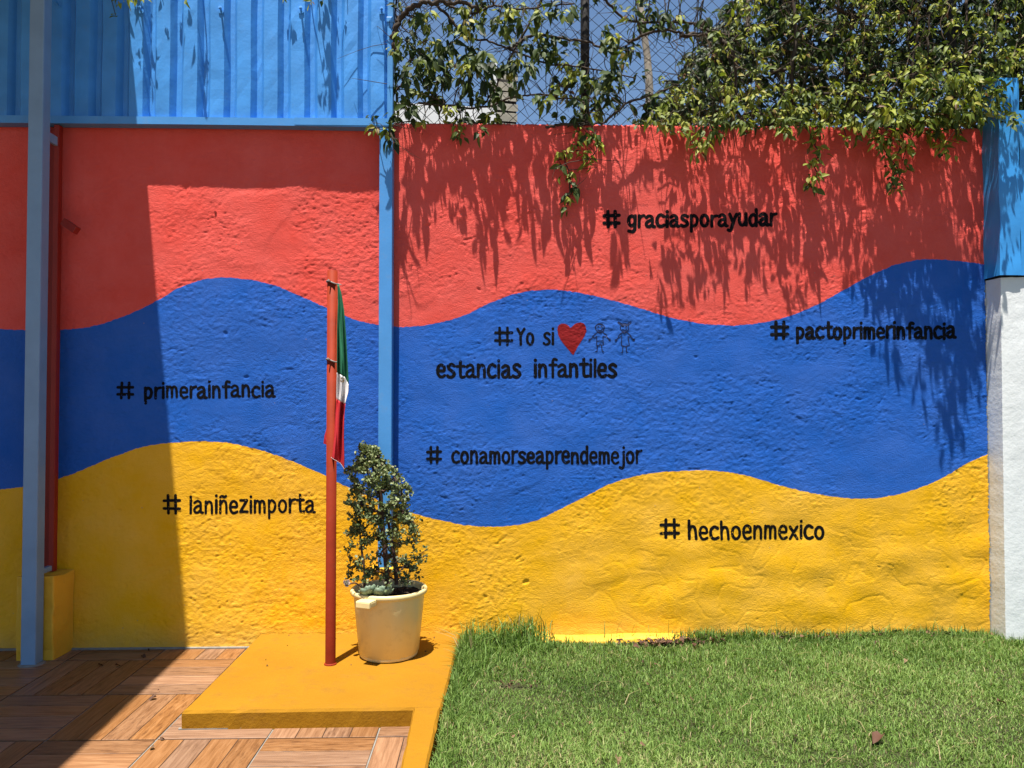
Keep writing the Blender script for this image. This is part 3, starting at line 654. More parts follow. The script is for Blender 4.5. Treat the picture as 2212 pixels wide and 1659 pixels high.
tree = empty('slender_tree'); tag(tree, 'thin pale mottled trunk rising behind the chain-link fence', 'tree')
P = [at(x, y, 5.0) for x, y in ((1368, -260), (1366, -120), (1377, -10), (1384, 20), (1391, 70), (1398, 120), (1402, 170), (1405, 300))]; P.append(np.array([P[-1][0] + .1, 5.0, 0]))
m = MB(); m.tube(P[::-1], [.10, .062, .05, .045, .043, .043, .04, .035, .03], 9); m.build('trunk', M['pale_trunk'], tree, True)

# ================================================================== leaves: templates and scatter
def leaflet(curl=.25, fold=.25, wid=.46, wave=.0, seed=0):
    """unit leaf along +x, face +z, drooping tip"""
    r = random.Random(seed); st = [(0, 0), (.12, .5), (.32, .95), (.55, .92), (.78, .5), (1.0, 0)]; V = []; F = []
    for k, (x, w) in enumerate(st):
        z = -curl * x * x; h = w * wid / 2; j = 1 + r.uniform(-.12, .12)
        if k in (0, len(st) - 1): V.append((x, 0, z))
        else: V += [(x, -h * j, z + fold * h + wave * math.sin(k * 2.1)), (x, 0, z), (x, h, z + fold * h - wave * math.cos(k * 1.7))]
    F = [(0, 1, 2), (0, 2, 3)]
    for k in range(3):
        a = 1 + 3 * k; F += [(a, a + 3, a + 4), (a, a + 4, a + 1), (a + 1, a + 4, a + 5), (a + 1, a + 5, a + 2)]
    F += [(10, 13, 11), (11, 13, 12)]
    return np.array(V), np.array(F)
LEAF = [leaflet(.25, .3, .46, .02, 1), leaflet(.5, .45, .42, .03, 2), leaflet(.1, .2, .52, .03, 3), leaflet(.8, .5, .40, .04, 4), leaflet(.35, .6, .5, .02, 5)]
LEAF_ME = [mesh_np('leaf', v, f, [M['leaf_obj']], True) for v, f in LEAF]
def frames(d, nrm):
    d = d / np.linalg.norm(d, axis=1, keepdims=True); n = nrm - d * (d * nrm).sum(1, keepdims=True); n /= np.linalg.norm(n, axis=1, keepdims=True) + 1e-9
    return np.stack([d, np.cross(n, d), n], 2)        # columns X,Y,Z
def cluster_leaves(c, n, size, tint, out=(0, -1, 0), spread=.8, droop=.7):
    """leaflets hanging round one point; returns pos, dir, normal, size, tint"""
    out = np.asarray(out, float); a = rng.uniform(0, 2 * math.pi, n); e1 = np.array([1., 0, 0]); e2 = np.array([0, 0, 1.])
    radial = np.cos(a)[:, None] * e1 + np.sin(a)[:, None] * e2 * .7
    d = out * .45 + radial * spread + np.array([0, 0, -droop]) + rng.normal(size=(n, 3)) * .22
    pos = c + d * size * rng.uniform(.1, .5, (n, 1)) + rng.normal(size=(n, 3)) * size * .25
    nrm = out * .75 + np.array([0, 0, .65]) + rng.normal(size=(n, 3)) * .45
    return pos, d, nrm, size * rng.uniform(.55, 1.25, n), np.clip(tint + rng.normal(size=n) * .10, 0, 1)
class Foliage:
    def __init__(s): s.p = []; s.d = []; s.n = []; s.s = []; s.t = []
    def add(s, r):
        for a, b in zip((s.p, s.d, s.n, s.s, s.t), r): a.append(b)
    def build(s, root, mat_stuff, n_obj=300, prefer=None):
        P, D, N, S, T = (np.concatenate(x) for x in (s.p, s.d, s.n, s.s, s.t)); R = frames(D, N)
        score = S * (1 if prefer is None else prefer(P)); order = np.argsort(-score); keep = order[:n_obj]; rest = order[n_obj:]
        for k in keep:
            o = bpy.data.objects.new('leaf', LEAF_ME[k % 5]); link(o, root); o.color = (float(T[k]), 0, 0, 1)
            mw = np.eye(4); mw[:3, :3] = R[k] * S[k]; mw[:3, 3] = P[k]; o.matrix_local = Matrix(mw.tolist())
        if len(rest):
            Vs, Fs, Ts = [], [], []; off = 0
            for v in range(5):
                idx = rest[rest % 5 == v]; tv, tf = LEAF[v]
                if not len(idx): continue
                X = np.einsum('nij,vj->nvi', R[idx] * S[idx][:, None, None], tv) + P[idx][:, None]
                Vs.append(X.reshape(-1, 3)); Fs.append((tf[None] + (np.arange(len(idx)) * len(tv))[:, None, None] + off).reshape(-1, 3)); Ts.append(np.repeat(T[idx], len(tv))); off += X.shape[0] * X.shape[1]
            o = link(bpy.data.objects.new('foliage', mesh_np('foliage', np.concatenate(Vs), np.concatenate(Fs), [mat_stuff], True, np.concatenate(Ts))), root); tag(o, kind='stuff')
def twig_to(m, a, b, r0, r1, sag=.02, n=4):
    a, b = np.asarray(a, float), np.asarray(b, float); k = np.linalg.norm(b - a); pts = []
    j = rng.normal(size=3) * k * .12
    for q in range(n + 1):
        t = q / n; pts.append(a + (b - a) * t + j * math.sin(math.pi * t) + np.array([0, 0, sag * k * math.sin(math.pi * t)]))
    m.tube(pts, [r0 + (r1 - r0) * q / n for q in range(n + 1)], 4)
def z2(zx, zy): return 822.9 + zx * .3224, zy * .3224
def z3(zx, zy): return 1481.2 + zx * .3303, zy * .3303

# ------------------------------------------------------------------ chain-link fence
FY = .13
fence = empty('chain_link_fence'); tag(fence, 'dark chain-link fence on top of the red wall', 'fence')
cell, ch = .0920, .0860; nst = 36; WM = []
for par in (0, 1):
    pts = [(((k + par) % 2) * cell / 2, ((k % 2) - .5) * .004, k * ch / 2) for k in range(nst + 1)]; pp = []
    for k, p in enumerate(pts): pp.append(p)
    m = MB(); m.tube(pp, .0027, 4); WM.append(mesh_np('wire', np.array(m.v), m.f, [M['wire']], True))
for k in range(84):
    o = link(bpy.data.objects.new('wire', WM[k % 2]), fence); o.location = (-.60 + k * cell / 2, FY, WH + .008)
for x in (at(1266, 200, FY)[0], 3.02):
    m = MB(); m.tube([(x - .004, FY + .035, WH - .05), (x, FY + .035, 4.80)], .029, 14); m.build('fence_post', M['darksteel'], fence, True)
m = MB(); m.tube([(-.62, FY + .035, 4.78), (3.3, FY + .035, 4.78)], .024, 10); m.build('top_rail', M['darksteel'], fence, True)
m = MB(); m.tube([(-.6, FY + .02, WH + .02), (1, FY + .022, WH + .024), (3.1, FY + .02, WH + .02)], .004, 6); m.build('tension_wire', M['wire'], fence)

# ------------------------------------------------------------------ left, sparse vine
v1 = empty('climbing_vine'); tag(v1, 'sparse climbing vine spread over the open part of the fence with sky showing through', 'vine', kind='thing')
stems = MB(); nodes = []
BR = [([(88, 330), (92, 230), (112, 150), (180, 72), (260, 26), (360, 14), (520, 18), (640, 60)], .020, -.06), ([(360, 20), (460, 120), (560, 255), (700, 270), (860, 330)], .010, .02),
      ([(860, 330), (920, 285), (1000, 240), (1060, 235), (1240, 260), (1400, 290), (1500, 325), (1610, 315)], .011, .0), ([(1655, 285), (1750, 240), (1850, 205), (1980, 210), (2080, 240), (2230, 225)], .010, .0),
      ([(1480, -30), (1560, 60), (1640, 130), (1750, 150), (1850, 150), (2050, 150), (2150, 170), (2260, 210)], .009, -.03), ([(1090, -30), (1075, 0), (985, 170), (880, 360), (790, 540), (690, 700)], .009, .05),
      ([(250, 690), (480, 712), (620, 725), (760, 700), (850, 660), (960, 640), (1100, 635), (1170, 660), (1290, 665), (1370, 690)], .007, -.04), ([(60, 640), (140, 560), (200, 400), (280, 520), (330, 620), (420, 700)], .006, -.05),
      ([(400, -20), (500, 60), (620, 90), (760, 40), (900, 60), (1120, 40), (1300, 20)], .008, -.08), ([(860, 330), (1010, 390), (1130, 430), (1280, 440), (1450, 470), (1700, 520)], .007, -.02),
      ([(1110, 850), (1200, 835), (1340, 838), (1500, 822)], .010, -.03), ([(1360, 690), (1330, 860), (1290, 1010), (1230, 1060), (1270, 1180), (1265, 1270), (1255, 1370)], .005, -.035),
      ([(1380, 700), (1420, 860), (1450, 980), (1400, 1080)], .004, -.035), ([(110, 840), (60, 850), (60, 920)], .004, -.14), ([(100, 0), (92, 200), (95, 500), (110, 820)], .006, .03),
      ([(1330, 700), (1240, 590), (1180, 560)], .004, -.1), ([(100, 120), (160, 95), (210, 110)], .009, -.02), ([(1500, 820), (1640, 700), (1800, 640), (2000, 560)], .008, -.06)]
for pts, r, Y in BR:
    P = []
    ys = Y + np.cumsum(rng.normal(size=len(pts)) * .025)
    for (a, b), yy in zip(pts, ys): P.append(at(*z2(a, b), yy))
    Q = catmull(P, 6); Q = [q + rng.normal(size=3) * r * .35 for q in Q]; n = len(Q)
    m = MB(); m.tube(Q, [r * (1 - .45 * k / n) for k in range(n)], 7); m.build('branch', M['bark'], v1, True); nodes += Q
NP = np.array(nodes)
C1 = [(130, 40), (330, 80), (440, 170), (540, 60), (690, 60), (790, 140), (950, 150), (870, 60), (1120, 70), (1250, 60), (210, 290), (330, 250), (450, 290), (520, 190), (600, 330), (700, 350), (830, 200), (900, 390), (780, 440), (690, 500), (540, 440), (440, 450), (330, 380), (200, 430), (180, 520), (340, 540), (420, 520), (560, 520), (880, 450), (950, 540), (110, 600), (370, 650), (460, 720), (210, 730), (220, 820), (430, 830), (560, 780), (520, 850), (780, 640), (680, 790), (760, 770), (1060, 300), (1180, 250), (1130, 330), (1230, 430), (1300, 470), (1190, 560), (1260, 520), (1100, 660), (1180, 600), (1340, 740), (1310, 790), (1450, 700), (1480, 200), (1500, 600), (1550, 250), (1620, 420), (1560, 440), (1850, 150), (1900, 110), (1800, 40), (1700, 60), (40, 860), (80, 920), (120, 690), (640, 180), (980, 320), (1080, 90), (600, 40), (250, 120), (1400, 760), (1530, 560), (1640, 330), (1980, 100), (2050, 160), (1740, 130), (300, 460), (640, 620), (1000, 440), (1370, 520), (1420, 560), (130, 460), (90, 320)]
HANG = [(1330, 880), (1300, 960), (1270, 1000), (1420, 900), (1470, 970), (1200, 1020), (1200, 1120), (1270, 1160), (1290, 1220), (1262, 1270), (1255, 1330), (1255, 1375), (1400, 1080), (1380, 1040), (1340, 1010), (1440, 930)]
f1 = Foliage(); new_c = rng.uniform(size=200) < .45
for k, (a, b) in enumerate(C1 + HANG):
    hang = k >= len(C1); Y = rng.uniform(-.22 if b < 600 else -.14, .08) if not hang else rng.uniform(-.06, -.015)
    if (a, b) in ((40, 860), (80, 920)): Y = -.16
    for rep in range(1 if hang else 3):
        c = at(*z2(a + rng.normal() * 38 * rep, b + rng.normal() * 38 * rep), max(Y + rep * rng.uniform(-.06, .12), -.22 if b < 450 else -.13))
        j = np.argmin(((NP - c) ** 2).sum(1)); twig_to(stems, NP[j], c, .0035, .0018)
        fresh = (new_c[k] or (hang and rng.uniform() < .6)) if rep == 0 else rng.uniform() < .2
        f1.add(cluster_leaves(c, rng.integers(6, 10), .050 if fresh else rng.uniform(.050, .082), .80 if fresh else rng.uniform(.1, .42), spread=.7, droop=.75))
# the vine goes on above the picture; these clusters throw the upper shadows
for k in range(70):
    c = at(rng.uniform(850, 1560), rng.uniform(-230, -10), rng.uniform(-.26, .1)); j = np.argmin(((NP - c) ** 2).sum(1)); twig_to(stems, NP[j], c, .004, .002)
    f1.add(cluster_leaves(c, 6, .07, rng.uniform(.1, .6)))
for k in range(230):                                           # loose bare twigs and tendrils
    j = rng.integers(len(NP)); twig_to(stems, NP[j], NP[j] + rng.normal(size=3) * np.array([.14, .05, .12]), .0026, .0009, .05)
stems.build('twigs', M['bark'], v1)['kind'] = 'stuff'
f1.build(v1, M['leaf_stuff'], 300, lambda P: np.where(P[:, 2] < 4.0, 1.0, .3))

# ------------------------------------------------------------------ right, dense vine
v2 = empty('climbing_vine'); tag(v2, 'dense climbing vine heaped over the fence and hanging down over the red wall', 'vine', kind='thing')
f2 = Foliage(); tw2 = MB()
def dense_ok(x, y):                                            # photo outline of the mass
    lim = np.interp(y, [-260, 0, 60, 130, 190, 240, 300], [1640, 1590, 1545, 1500, 1430, 1380, 1400])
    return x > lim + rng.normal() * 18
anchors = []
def mass(n, ylo, yhi, smin, smax, tlo, thi, fresh_p, y0=-260, y1=272, nl=(5, 9)):
    k = 0
    while k < n:
        x, y = rng.uniform(1370, 2330), rng.uniform(y0, y1)
        if not dense_ok(x, y): continue
        gap = math.sin(x * .021 + 1.3) * math.sin(y * .05 + .4) + .35 * math.sin(x * .067 + y * .043)
        if gap > .95 or (150 < y < 250 and 1900 < x < 2110 and rng.uniform() < .40): continue
        ext = .14 if x > 1990 else 0.0
        Y = rng.uniform(ylo - ext, yhi); c = at(x, y, Y); fresh = rng.uniform() < fresh_p
        f2.add(cluster_leaves(c, rng.integers(*nl), rng.uniform(smin, smax) * (.75 if fresh else 1), rng.uniform(.74, .92) if fresh else rng.uniform(tlo, thi), spread=.75, droop=.6))
        anchors.append(c); k += 1
mass(760, -.25, -.02, .032, .056, .40, .74, .60)
for k in range(110):                                           # the heap bulges out towards the pillar
    far = k % 3 == 0; c = at(rng.uniform(2035, 2120) if far else rng.uniform(1880, 2100), rng.uniform(150, 256), rng.uniform(-.46, -.28) if far else rng.uniform(-.32, -.14))
    f2.add(cluster_leaves(c, rng.integers(5, 8), rng.uniform(.04, .066), rng.uniform(.7, .9) if rng.uniform() < .5 else rng.uniform(.3, .65))); anchors.append(c)
for k in range(85):                                           # leaves that lean out over the coping
    c = at(rng.uniform(1420, 2110), rng.uniform(180, 262), rng.uniform(-.22, -.03))
    f2.add(cluster_leaves(c, rng.integers(4, 7), rng.uniform(.036, .06), rng.uniform(.7, .9) if rng.uniform() < .5 else rng.uniform(.3, .65))); anchors.append(c)
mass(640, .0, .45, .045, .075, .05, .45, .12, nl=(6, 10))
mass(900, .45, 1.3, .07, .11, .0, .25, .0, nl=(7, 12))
S2 = [[(100, 830), (90, 920), (70, 1000)], [(200, 820), (215, 880)], [(770, 760), (850, 830), (830, 920), (870, 1000), (840, 1080), (860, 1140), (810, 1220)], [(1270, 740), (1330, 800), (1290, 900), (1290, 960), (1330, 1030), (1390, 1110), (1370, 1170), (1390, 1215)],
      [(1400, 860), (1440, 950), (1420, 1050)], [(1640, 820), (1650, 900), (1690, 930), (1650, 985)], [(380, 790), (400, 850)], [(640, 830), (650, 890)], [(1020, 800), (1050, 890)], [(20, 880), (60, 960)], [(1240, 760), (1260, 850)], [(720, 740), (780, 780)], [(1940, 560), (2000, 580), (2080, 560)], [(2150, 730), (2140, 820)], [(1160, 830), (1150, 880)]]
for s in S2:
    Yb = rng.uniform(-.14, -.08) if s[0][0] < 1900 else -.33
    P = [at(*z3(*p), Yb + rng.normal() * .02) for p in s]; Q = catmull(P, 5) if len(P) > 2 else P
    m = MB(); m.tube(Q, .0035, 5); m.build('branch', M['bark'], v2, True)
    for p in Q[::1] if len(P) <= 2 else Q[::2]:
        fresh = rng.uniform() < .55
        f2.add(cluster_leaves(np.asarray(p) + rng.normal(size=3) * .014, rng.integers(4, 7), rng.uniform(.046, .064), rng.uniform(.66, .88) if fresh else rng.uniform(.35, .6), spread=.85, droop=.6))
for x in np.arange(1400, 2115, 9):                              # fringe that creeps over the wall top
    if rng.uniform() < .72:
        c = at(x + rng.normal() * 6, 262 + rng.normal() * 14, rng.uniform(-.22, -.03))
        f2.add(cluster_leaves(c, rng.integers(3, 7), rng.uniform(.04, .07), rng.uniform(.62, .86) if rng.uniform() < .4 else rng.uniform(.2, .5))); anchors.append(c)
BR2 = [[(-40, 130), (60, 165), (150, 200), (250, 225), (390, 240)], [(-30, 235), (80, 225), (180, 230), (280, 300)], [(560, 470), (640, 460), (740, 440), (860, 450)], [(980, 50), (1080, 95), (1180, 110)], [(1050, 470), (1130, 500), (1250, 430)], [(380, 745), (480, 755), (600, 740)], [(900, 610), (1120, 618)], [(600, 330), (700, 240), (800, 160)],
       [(1590, 60), (1590, 240), (1570, 420)], [(410, 0), (405, 120), (400, 240)], [(1500, -60), (1520, 200), (1480, 420), (1500, 640), (1480, 820)], [(700, -60), (720, 250), (690, 500), (720, 820)], [(1100, -60), (1080, 250), (1110, 560), (1090, 820)], [(1840, -40), (1830, 300), (1860, 560), (1850, 820)], [(300, 300), (330, 560), (300, 820)]]
for b in BR2:
    P = catmull([at(*z3(*p), rng.uniform(-.1, .1)) for p in b], 5); r = rng.uniform(.006, .012); m = MB(); m.tube([q + rng.normal(size=3) * .004 for q in P], r, 6); m.build('branch', M['bark'], v2, True); anchors += list(P)
AN = np.array(anchors)
for k in range(1500):                                          # inner tangle of twigs
    j = rng.integers(len(AN)); a = AN[j] + np.array([0, rng.uniform(0, .12), 0]); twig_to(tw2, a, a + rng.normal(size=3) * np.array([.09, .05, .13]), .0030, .0010, .0, 3)
o = tw2.build('twigs', M['twig'], v2); o['kind'] = 'stuff'
tw3 = MB()
for k in range(900):
    j = rng.integers(len(AN)); a = AN[j].copy(); a[1] = rng.uniform(.05, .5); twig_to(tw3, a, a + rng.normal(size=3) * np.array([.10, .05, .15]), .004, .0015, .0, 3)
o = tw3.build('inner_twigs', M['bark'], v2); o['kind'] = 'stuff'
f2.build(v2, M['leaf_stuff'], 300, lambda P: np.where((P[:, 1] < -.08) & (P[:, 2] < 4.02) & (P[:, 0] < 3.3), 1.0, .2))

# ------------------------------------------------------------------ strands over the metal sheeting, mostly above the picture
v3 = empty('climbing_vine'); tag(v3, 'few vine tips hanging down over the top of the blue metal sheeting', 'vine', kind='thing')
f3 = Foliage(); m3 = MB()
for x, yb, Y, n in ((250, 34, -.13, 9), (290, -8, -.155, 7), (300, -22, -.16, 5), (398, -8, -.20, 9), (345, -45, -.10, 3), (612, -28, -.12, 3), (680, -12, -.19, 8), (692, -10, -.20, 7), (745, -25, -.10, 3), (180, -40, -.12, 4)):
    a = at(x, yb, Y); top_ = np.array([a[0] + rng.normal() * .06, Y + .10, 4.66]); twig_to(m3, top_, a, .006, .002, 0, 6)
    for k in range(n):
        t = 1 - (k / n) ** 1.1 * .75; c = top_ + (a - top_) * t + rng.normal(size=3) * .022
        f3.add(cluster_leaves(c, rng.integers(3, 5), rng.uniform(.034, .052), rng.uniform(.3, .85), spread=.45, droop=.7))
m3.tube(catmull([(-3.2, -.12, 4.66), (-2.4, -.14, 4.68), (-1.6, -.11, 4.65), (-.6, -.12, 4.67)], 6), .014, 7)
m3.build('branches', M['bark'], v3, True); f3.build(v3, M['leaf_stuff'], 120)

# ================================================================== flagpole and flag
PX, PY, PZT = -.868, -.56, at(715, 585, -.56)[2]
fp = empty('flagpole'); tag(fp, 'short rust-red steel pipe flagpole set in the ochre slab', 'flagpole')
m = MB(); m.lathe([(.0275, 0), (.0275, PZT - .085), (.024, PZT - .085), (.024, PZT - .30)], 24, (0, 0, .085)); o = m.build('pole', M['pole_red'], fp, True); o.location = (PX, PY, 0)
o.data.polygons.foreach_set('use_smooth', [True] * len(o.data.polygons))
m = MB(); m.lathe([(.034, 0), (.033, .006), (.028, .010)], 20, (PX, PY, .085)); m.build('weld_foot', M['pole_red'], fp)
for dy in (611, 779):
    z = at(715, dy, PY)[2]; m = MB()
    ring = [(PX + .031 * math.cos(a), PY + .031 * math.sin(a), z + .004 * math.sin(a * 2) - .006 * math.cos(a)) for a in np.linspace(0, 2 * math.pi, 20)]
    m.tube(ring, .0035, 6); m.tube([ring[14], (ring[14][0] - .012, ring[14][1] - .012, z + .012)], .003, 5); m.tube([ring[0], (PX + .05, PY - .01, z - .012)], .003, 5); m.build('wire_tie', M['galv'], fp, True)
flag = empty('flag'); tag(flag, 'green, white and red flag hanging folded and limp against the pole', 'flag')
def z5(zx, zy, Y=-.60): p = at(658.3 + zx / 3.0227, 548.6 + zy / 3.0227, Y); return p
RS = [(200, 224), (260, 241), (370, 258), (560, 270), (720, 279), (830, 285), (900, 283), (970, 264), (1060, 259), (1200, 257), (1330, 260), (1410, 259)]
LS = [(200, 214), (330, 217), (500, 213), (770, 212), (950, 206), (1050, 199), (1200, 188), (1330, 171), (1410, 171)]
def edge_(P, y): return np.interp(y, [p[0] for p in P], [p[1] for p in P])
NU = 33; us = np.linspace(0, 1, NU)
e_top = np.full(NU, 200.0); e1_ = np.interp(us, [0, .7, 1], [775, 803, 850]); e2_ = np.interp(us, [0, .5, 1], [948, 965, 978]); e3_ = np.interp(us, [0, .1, .7, .88, 1], [1330, 1338, 1368, 1392, 1408])
def stripe(name, ea, eb, mat, rows):
    V = []; F = []
    for r in range(rows + 1):
        for k, u in enumerate(us):
            y = ea[k] + (eb[k] - ea[k]) * r / rows; l, rr = edge_(LS, y), edge_(RS, y); x = l + (rr - l) * u
            w = (rr - l) / 3.02 / FPX * 4.2; g = min(1, (y - 195) / 500)
            Y = -.598 - .018 * g * math.sin(u * 9.5 + y * .0035 + .6) - .010 * g * math.sin(u * 17 - y * .006) + .012 * u + (.02 * (1 - g))
            V.append(z5(x, y, Y))
    for r in range(rows):
        for k in range(NU - 1): a = r * NU + k; F.append((a, a + NU, a + NU + 1, a + 1))
    m = MB(); m.add(V, F); o = m.build(name, mat, flag, True); s = o.modifiers.new('cloth', 'SOLIDIFY'); s.thickness = .002; return o
stripe('green_stripe', e_top, e1_, M['flag_green'], 40); wst = stripe('white_stripe', e1_, e2_, M['flag_white'], 14); rst = stripe('red_stripe', e2_, e3_, M['flag_red'], 30)
m = MB(); bp = [(153, 1080), (150, 1110), (128, 1190), (122, 1237), (150, 1248), (175, 1250), (180, 1080)]; V = []
for k, (x, y) in enumerate(bp): V.append(z5(x, y, -.515 + .006 * (k % 2)))
m.add(V, [(0, 1, 5, 6), (1, 2, 3, 4, 5)]); o = m.build('red_fold', M['flag_red'], flag); s = o.modifiers.new('cloth', 'SOLIDIFY'); s.thickness = .004
hem = MB(); hem.tube([z5(edge_(LS, y) + (edge_(RS, y) - edge_(LS, y)) * u, y - 3, -.622) for u, y in zip(us[::4], e3_[::4])], .0008, 5); hem.build('hem', M['flag_white'], rst)
em = MB()
for k in range(9):
    a = rng.uniform(0, 6.28); c = z5(247 + 12 * math.cos(a) * rng.uniform(.3, 1), 822 + 14 * math.sin(a), -.634); s_ = .004
    em.add([c + np.array([s_ * math.cos(q), -.0004 * k, 1.5 * s_ * math.sin(q)]) for q in np.linspace(0, 5.3, 6)], [(0, 1, 2, 3, 4, 5)])
em.build('emblem', M['emblem'], wst)

# ================================================================== bucket with plants
BXc, BYc, BZ = -.575, -.405, .0865
bk = empty('plant_bucket'); bk.location = (BXc, BYc, BZ); tag(bk, 'cream plastic bucket used as a plant pot on the ochre slab', 'bucket')
n = 60; prof = [(.150, 0.0), (.158, .004), (.162, .016), (.160, .022), (.166, .024), (.196, .335), (.197, .343), (.209, .345), (.213, .352), (.213, .366), (.208, .372), (.200, .372), (.192, .362), (.185, .26)]
m = MB(); m.lathe(prof, 72)
V = np.array(m.v)
ang = np.arctan2(V[:, 1], V[:, 0]); r0 = np.hypot(V[:, 0], V[:, 1]); wallv = (V[:, 2] > .02) & (V[:, 2] < .34)
r0 = np.where(wallv, r0 + .0012 * np.sign(np.sin(ang * 9)), r0); V[:, 0] = r0 * np.cos(ang); V[:, 1] = r0 * np.sin(ang)
me = mesh_np('body', V, m.f + [tuple(range(71, -1, -1))], [M['bucket']], True); body = link(bpy.data.objects.new('body', me), bk)
def lug(a):
    ca, sa = math.cos(a), math.sin(a); rd = np.array([ca, sa, 0]); tg = np.array([-sa, ca, 0]); up = np.array([0, 0, 1.]); m = MB()
    m.obox(rd * .236 + up * .350, rd * .036, tg * .043, up * .006); m.obox(rd * .268 + up * .336, rd * .005, tg * .043, up * .016)
    m.obox(rd * .232 + tg * .040 + up * .336, rd * .032, tg * .004, up * .013); m.obox(rd * .232 - tg * .040 + up * .336, rd * .032, tg * .004, up * .013)
    m.build('handle', M['bucket'], bk, bevel=.004)
la = math.atan2(-.92, -.39); lug(la); lug(la + math.pi)
m = MB(); V = [(0, 0, .345)]; F = []
for r in (.06, .12, .165, .192):
    for k in range(28): a = 2 * math.pi * k / 28; V.append((r * math.cos(a), r * math.sin(a), .338 + rng.normal() * .007 - (.012 if r > .17 else 0)))
for k in range(28): F.append((0, 1 + k, 1 + (k + 1) % 28))
for q in range(3):
    for k in range(28): F.append((1 + q * 28 + k, 1 + (q + 1) * 28 + k, 1 + (q + 1) * 28 + (k + 1) % 28, 1 + q * 28 + (k + 1) % 28))
m.add(V, F); m.build('soil', M['soil'], bk)

# shrub: stems grown towards points spread through the traced outline
sh = empty('potted_shrub'); sh.location = (BXc, BYc, BZ + .33); tag(sh, 'bushy succulent shrub with dark woody stems growing in the cream bucket', 'shrub', kind='thing')
org = np.array([BXc, BYc, BZ + .33])
def z6(zx, zy, Y=BYc): return at(658.3 + zx / 3.0227, 932.6 + zy / 3.0227, Y) - org
ENV = [(85, 345, 395), (120, 355, 470), (170, 330, 500), (220, 290, 560), (260, 262, 660), (330, 280, 670), (420, 262, 715), (520, 275, 710), (600, 255, 770), (680, 222, 790), (760, 222, 815), (820, 225, 820), (880, 270, 760), (950, 262, 770), (990, 265, 760)]
node = []; par = []; fixed = []
def chain(P, attach=None):
    prev = -1 if attach is None else attach
    for p in P: node.append(np.asarray(p, float)); par.append(prev); prev = len(node) - 1
    return prev
chain(catmull([z6(540, 1030, BYc - .02), z6(535, 900, BYc - .02), z6(522, 760), z6(510, 640), z6(500, 540), z6(497, 440), z6(492, 380)], 4)); tA = len(node)
chain(catmull([z6(388, 1010, BYc - .04), z6(392, 930, BYc - .05), z6(375, 800, BYc - .05), z6(362, 690, BYc - .03), z6(360, 600, BYc)], 4))
chain(catmull([z6(600, 1000, BYc + .05), z6(590, 850, BYc + .07), z6(565, 700, BYc + .08), z6(540, 560, BYc + .07)], 4))
chain([z6(492, 370), z6(455, 300), z6(440, 210), z6(436, 120)], tA - 1); chain([z6(430, 330), z6(400, 240), z6(378, 90)], tA - 4); chain([z6(520, 300), z6(512, 220), z6(525, 190)], tA - 1)
attr = []
while len(attr) < 540:
    y = rng.uniform(95, 985); l, r = np.interp(y, [e[0] for e in ENV], [e[1] for e in ENV]), np.interp(y, [e[0] for e in ENV], [e[2] for e in ENV]); mid, hw = (l + r) / 2, (r - l) / 2
    a, b = rng.uniform(-1, 1), rng.uniform(-1, 1)
    if a * a + b * b > 1 or (a * a + b * b < (.35 if rng.uniform() < .75 else .05)): continue
    if rng.uniform() > 1.15 - .45 * (y / 1000): continue
    attr.append((z6(mid + a * hw, y, BYc + b * min(hw / 3.02 / 380, .24)), y))
attr.sort(key=lambda q: np.hypot(q[0][0] - 0.0, q[0][1]) + .0 * q[1])
tips = []
for p, y in attr:
    A = np.array(node); d2 = ((A - p) ** 2).sum(1) + np.maximum(0, A[:, 2] - p[2] + .02) * .02; j = int(np.argmin(d2)); dist = math.sqrt(((A[j] - p) ** 2).sum())
    k = max(2, int(dist / .022)); bend = rng.normal(size=3) * dist * .14; P = [A[j] + (p - A[j]) * t + bend * math.sin(math.pi * t) + np.array([0, 0, -.03 * dist * math.sin(math.pi * t)]) for t in np.linspace(0, 1, k + 1)[1:]]
    last = chain(P, j); tips.append((last, y))
N_ = len(node); rr_ = np.zeros(N_); kids = [0] * N_
for k in range(N_ - 1, -1, -1):
    r = max(rr_[k] ** (1 / 2.4), .0019); rr_[k] = r
    if par[k] >= 0: rr_[par[k]] += r ** 2.4
rr_ = np.minimum(rr_, .024)
m = MB()
for k in range(N_):
    if par[k] >= 0: m.tube([node[par[k]], node[k]], [min(rr_[par[k]], rr_[k] * 1.35), rr_[k]], 6 if rr_[k] > .006 else 4, cap=rr_[k] < .003)
m.build('stems', M['jade_bark'], sh, True)
disc = np.array([(0, 0, 0), (.35, -.42, .06), (.85, -.36, .08), (1.1, 0, .02), (.85, .36, .08), (.35, .42, .06), (.55, 0, -.05)]); dF = np.array([(0, 1, 6), (1, 2, 6), (2, 3, 6), (3, 4, 6), (4, 5, 6), (5, 0, 6)])
Pp, Dd, Nn, Ss, Tt = [], [], [], [], []
for last, y in tips:
    dens = np.interp(y, [80, 350, 650, 1000], [1.4, 1.2, .75, .45]); k = last; steps = 0
    while k >= 0 and steps < 5 and rr_[k] < .0045:
        for q in range(rng.poisson(4.0 * dens)):
            dv = rng.normal(size=3); dv[2] += .5; Pp.append(node[k] + rng.normal(size=3) * .007); Dd.append(dv); Nn.append(rng.normal(size=3) * .6 + np.array([0, -.3, .9])); Ss.append(rng.uniform(.011, .020)); Tt.append(np.clip(rng.normal(.62 if y < 500 else .42, .2), 0, 1))
        k = par[k]; steps += 1
Pp, Dd, Nn, Ss, Tt = map(np.array, (Pp, Dd, Nn, Ss, Tt)); R = frames(Dd, Nn)
X = np.einsum('nij,vj->nvi', R * Ss[:, None, None], disc) + Pp[:, None]
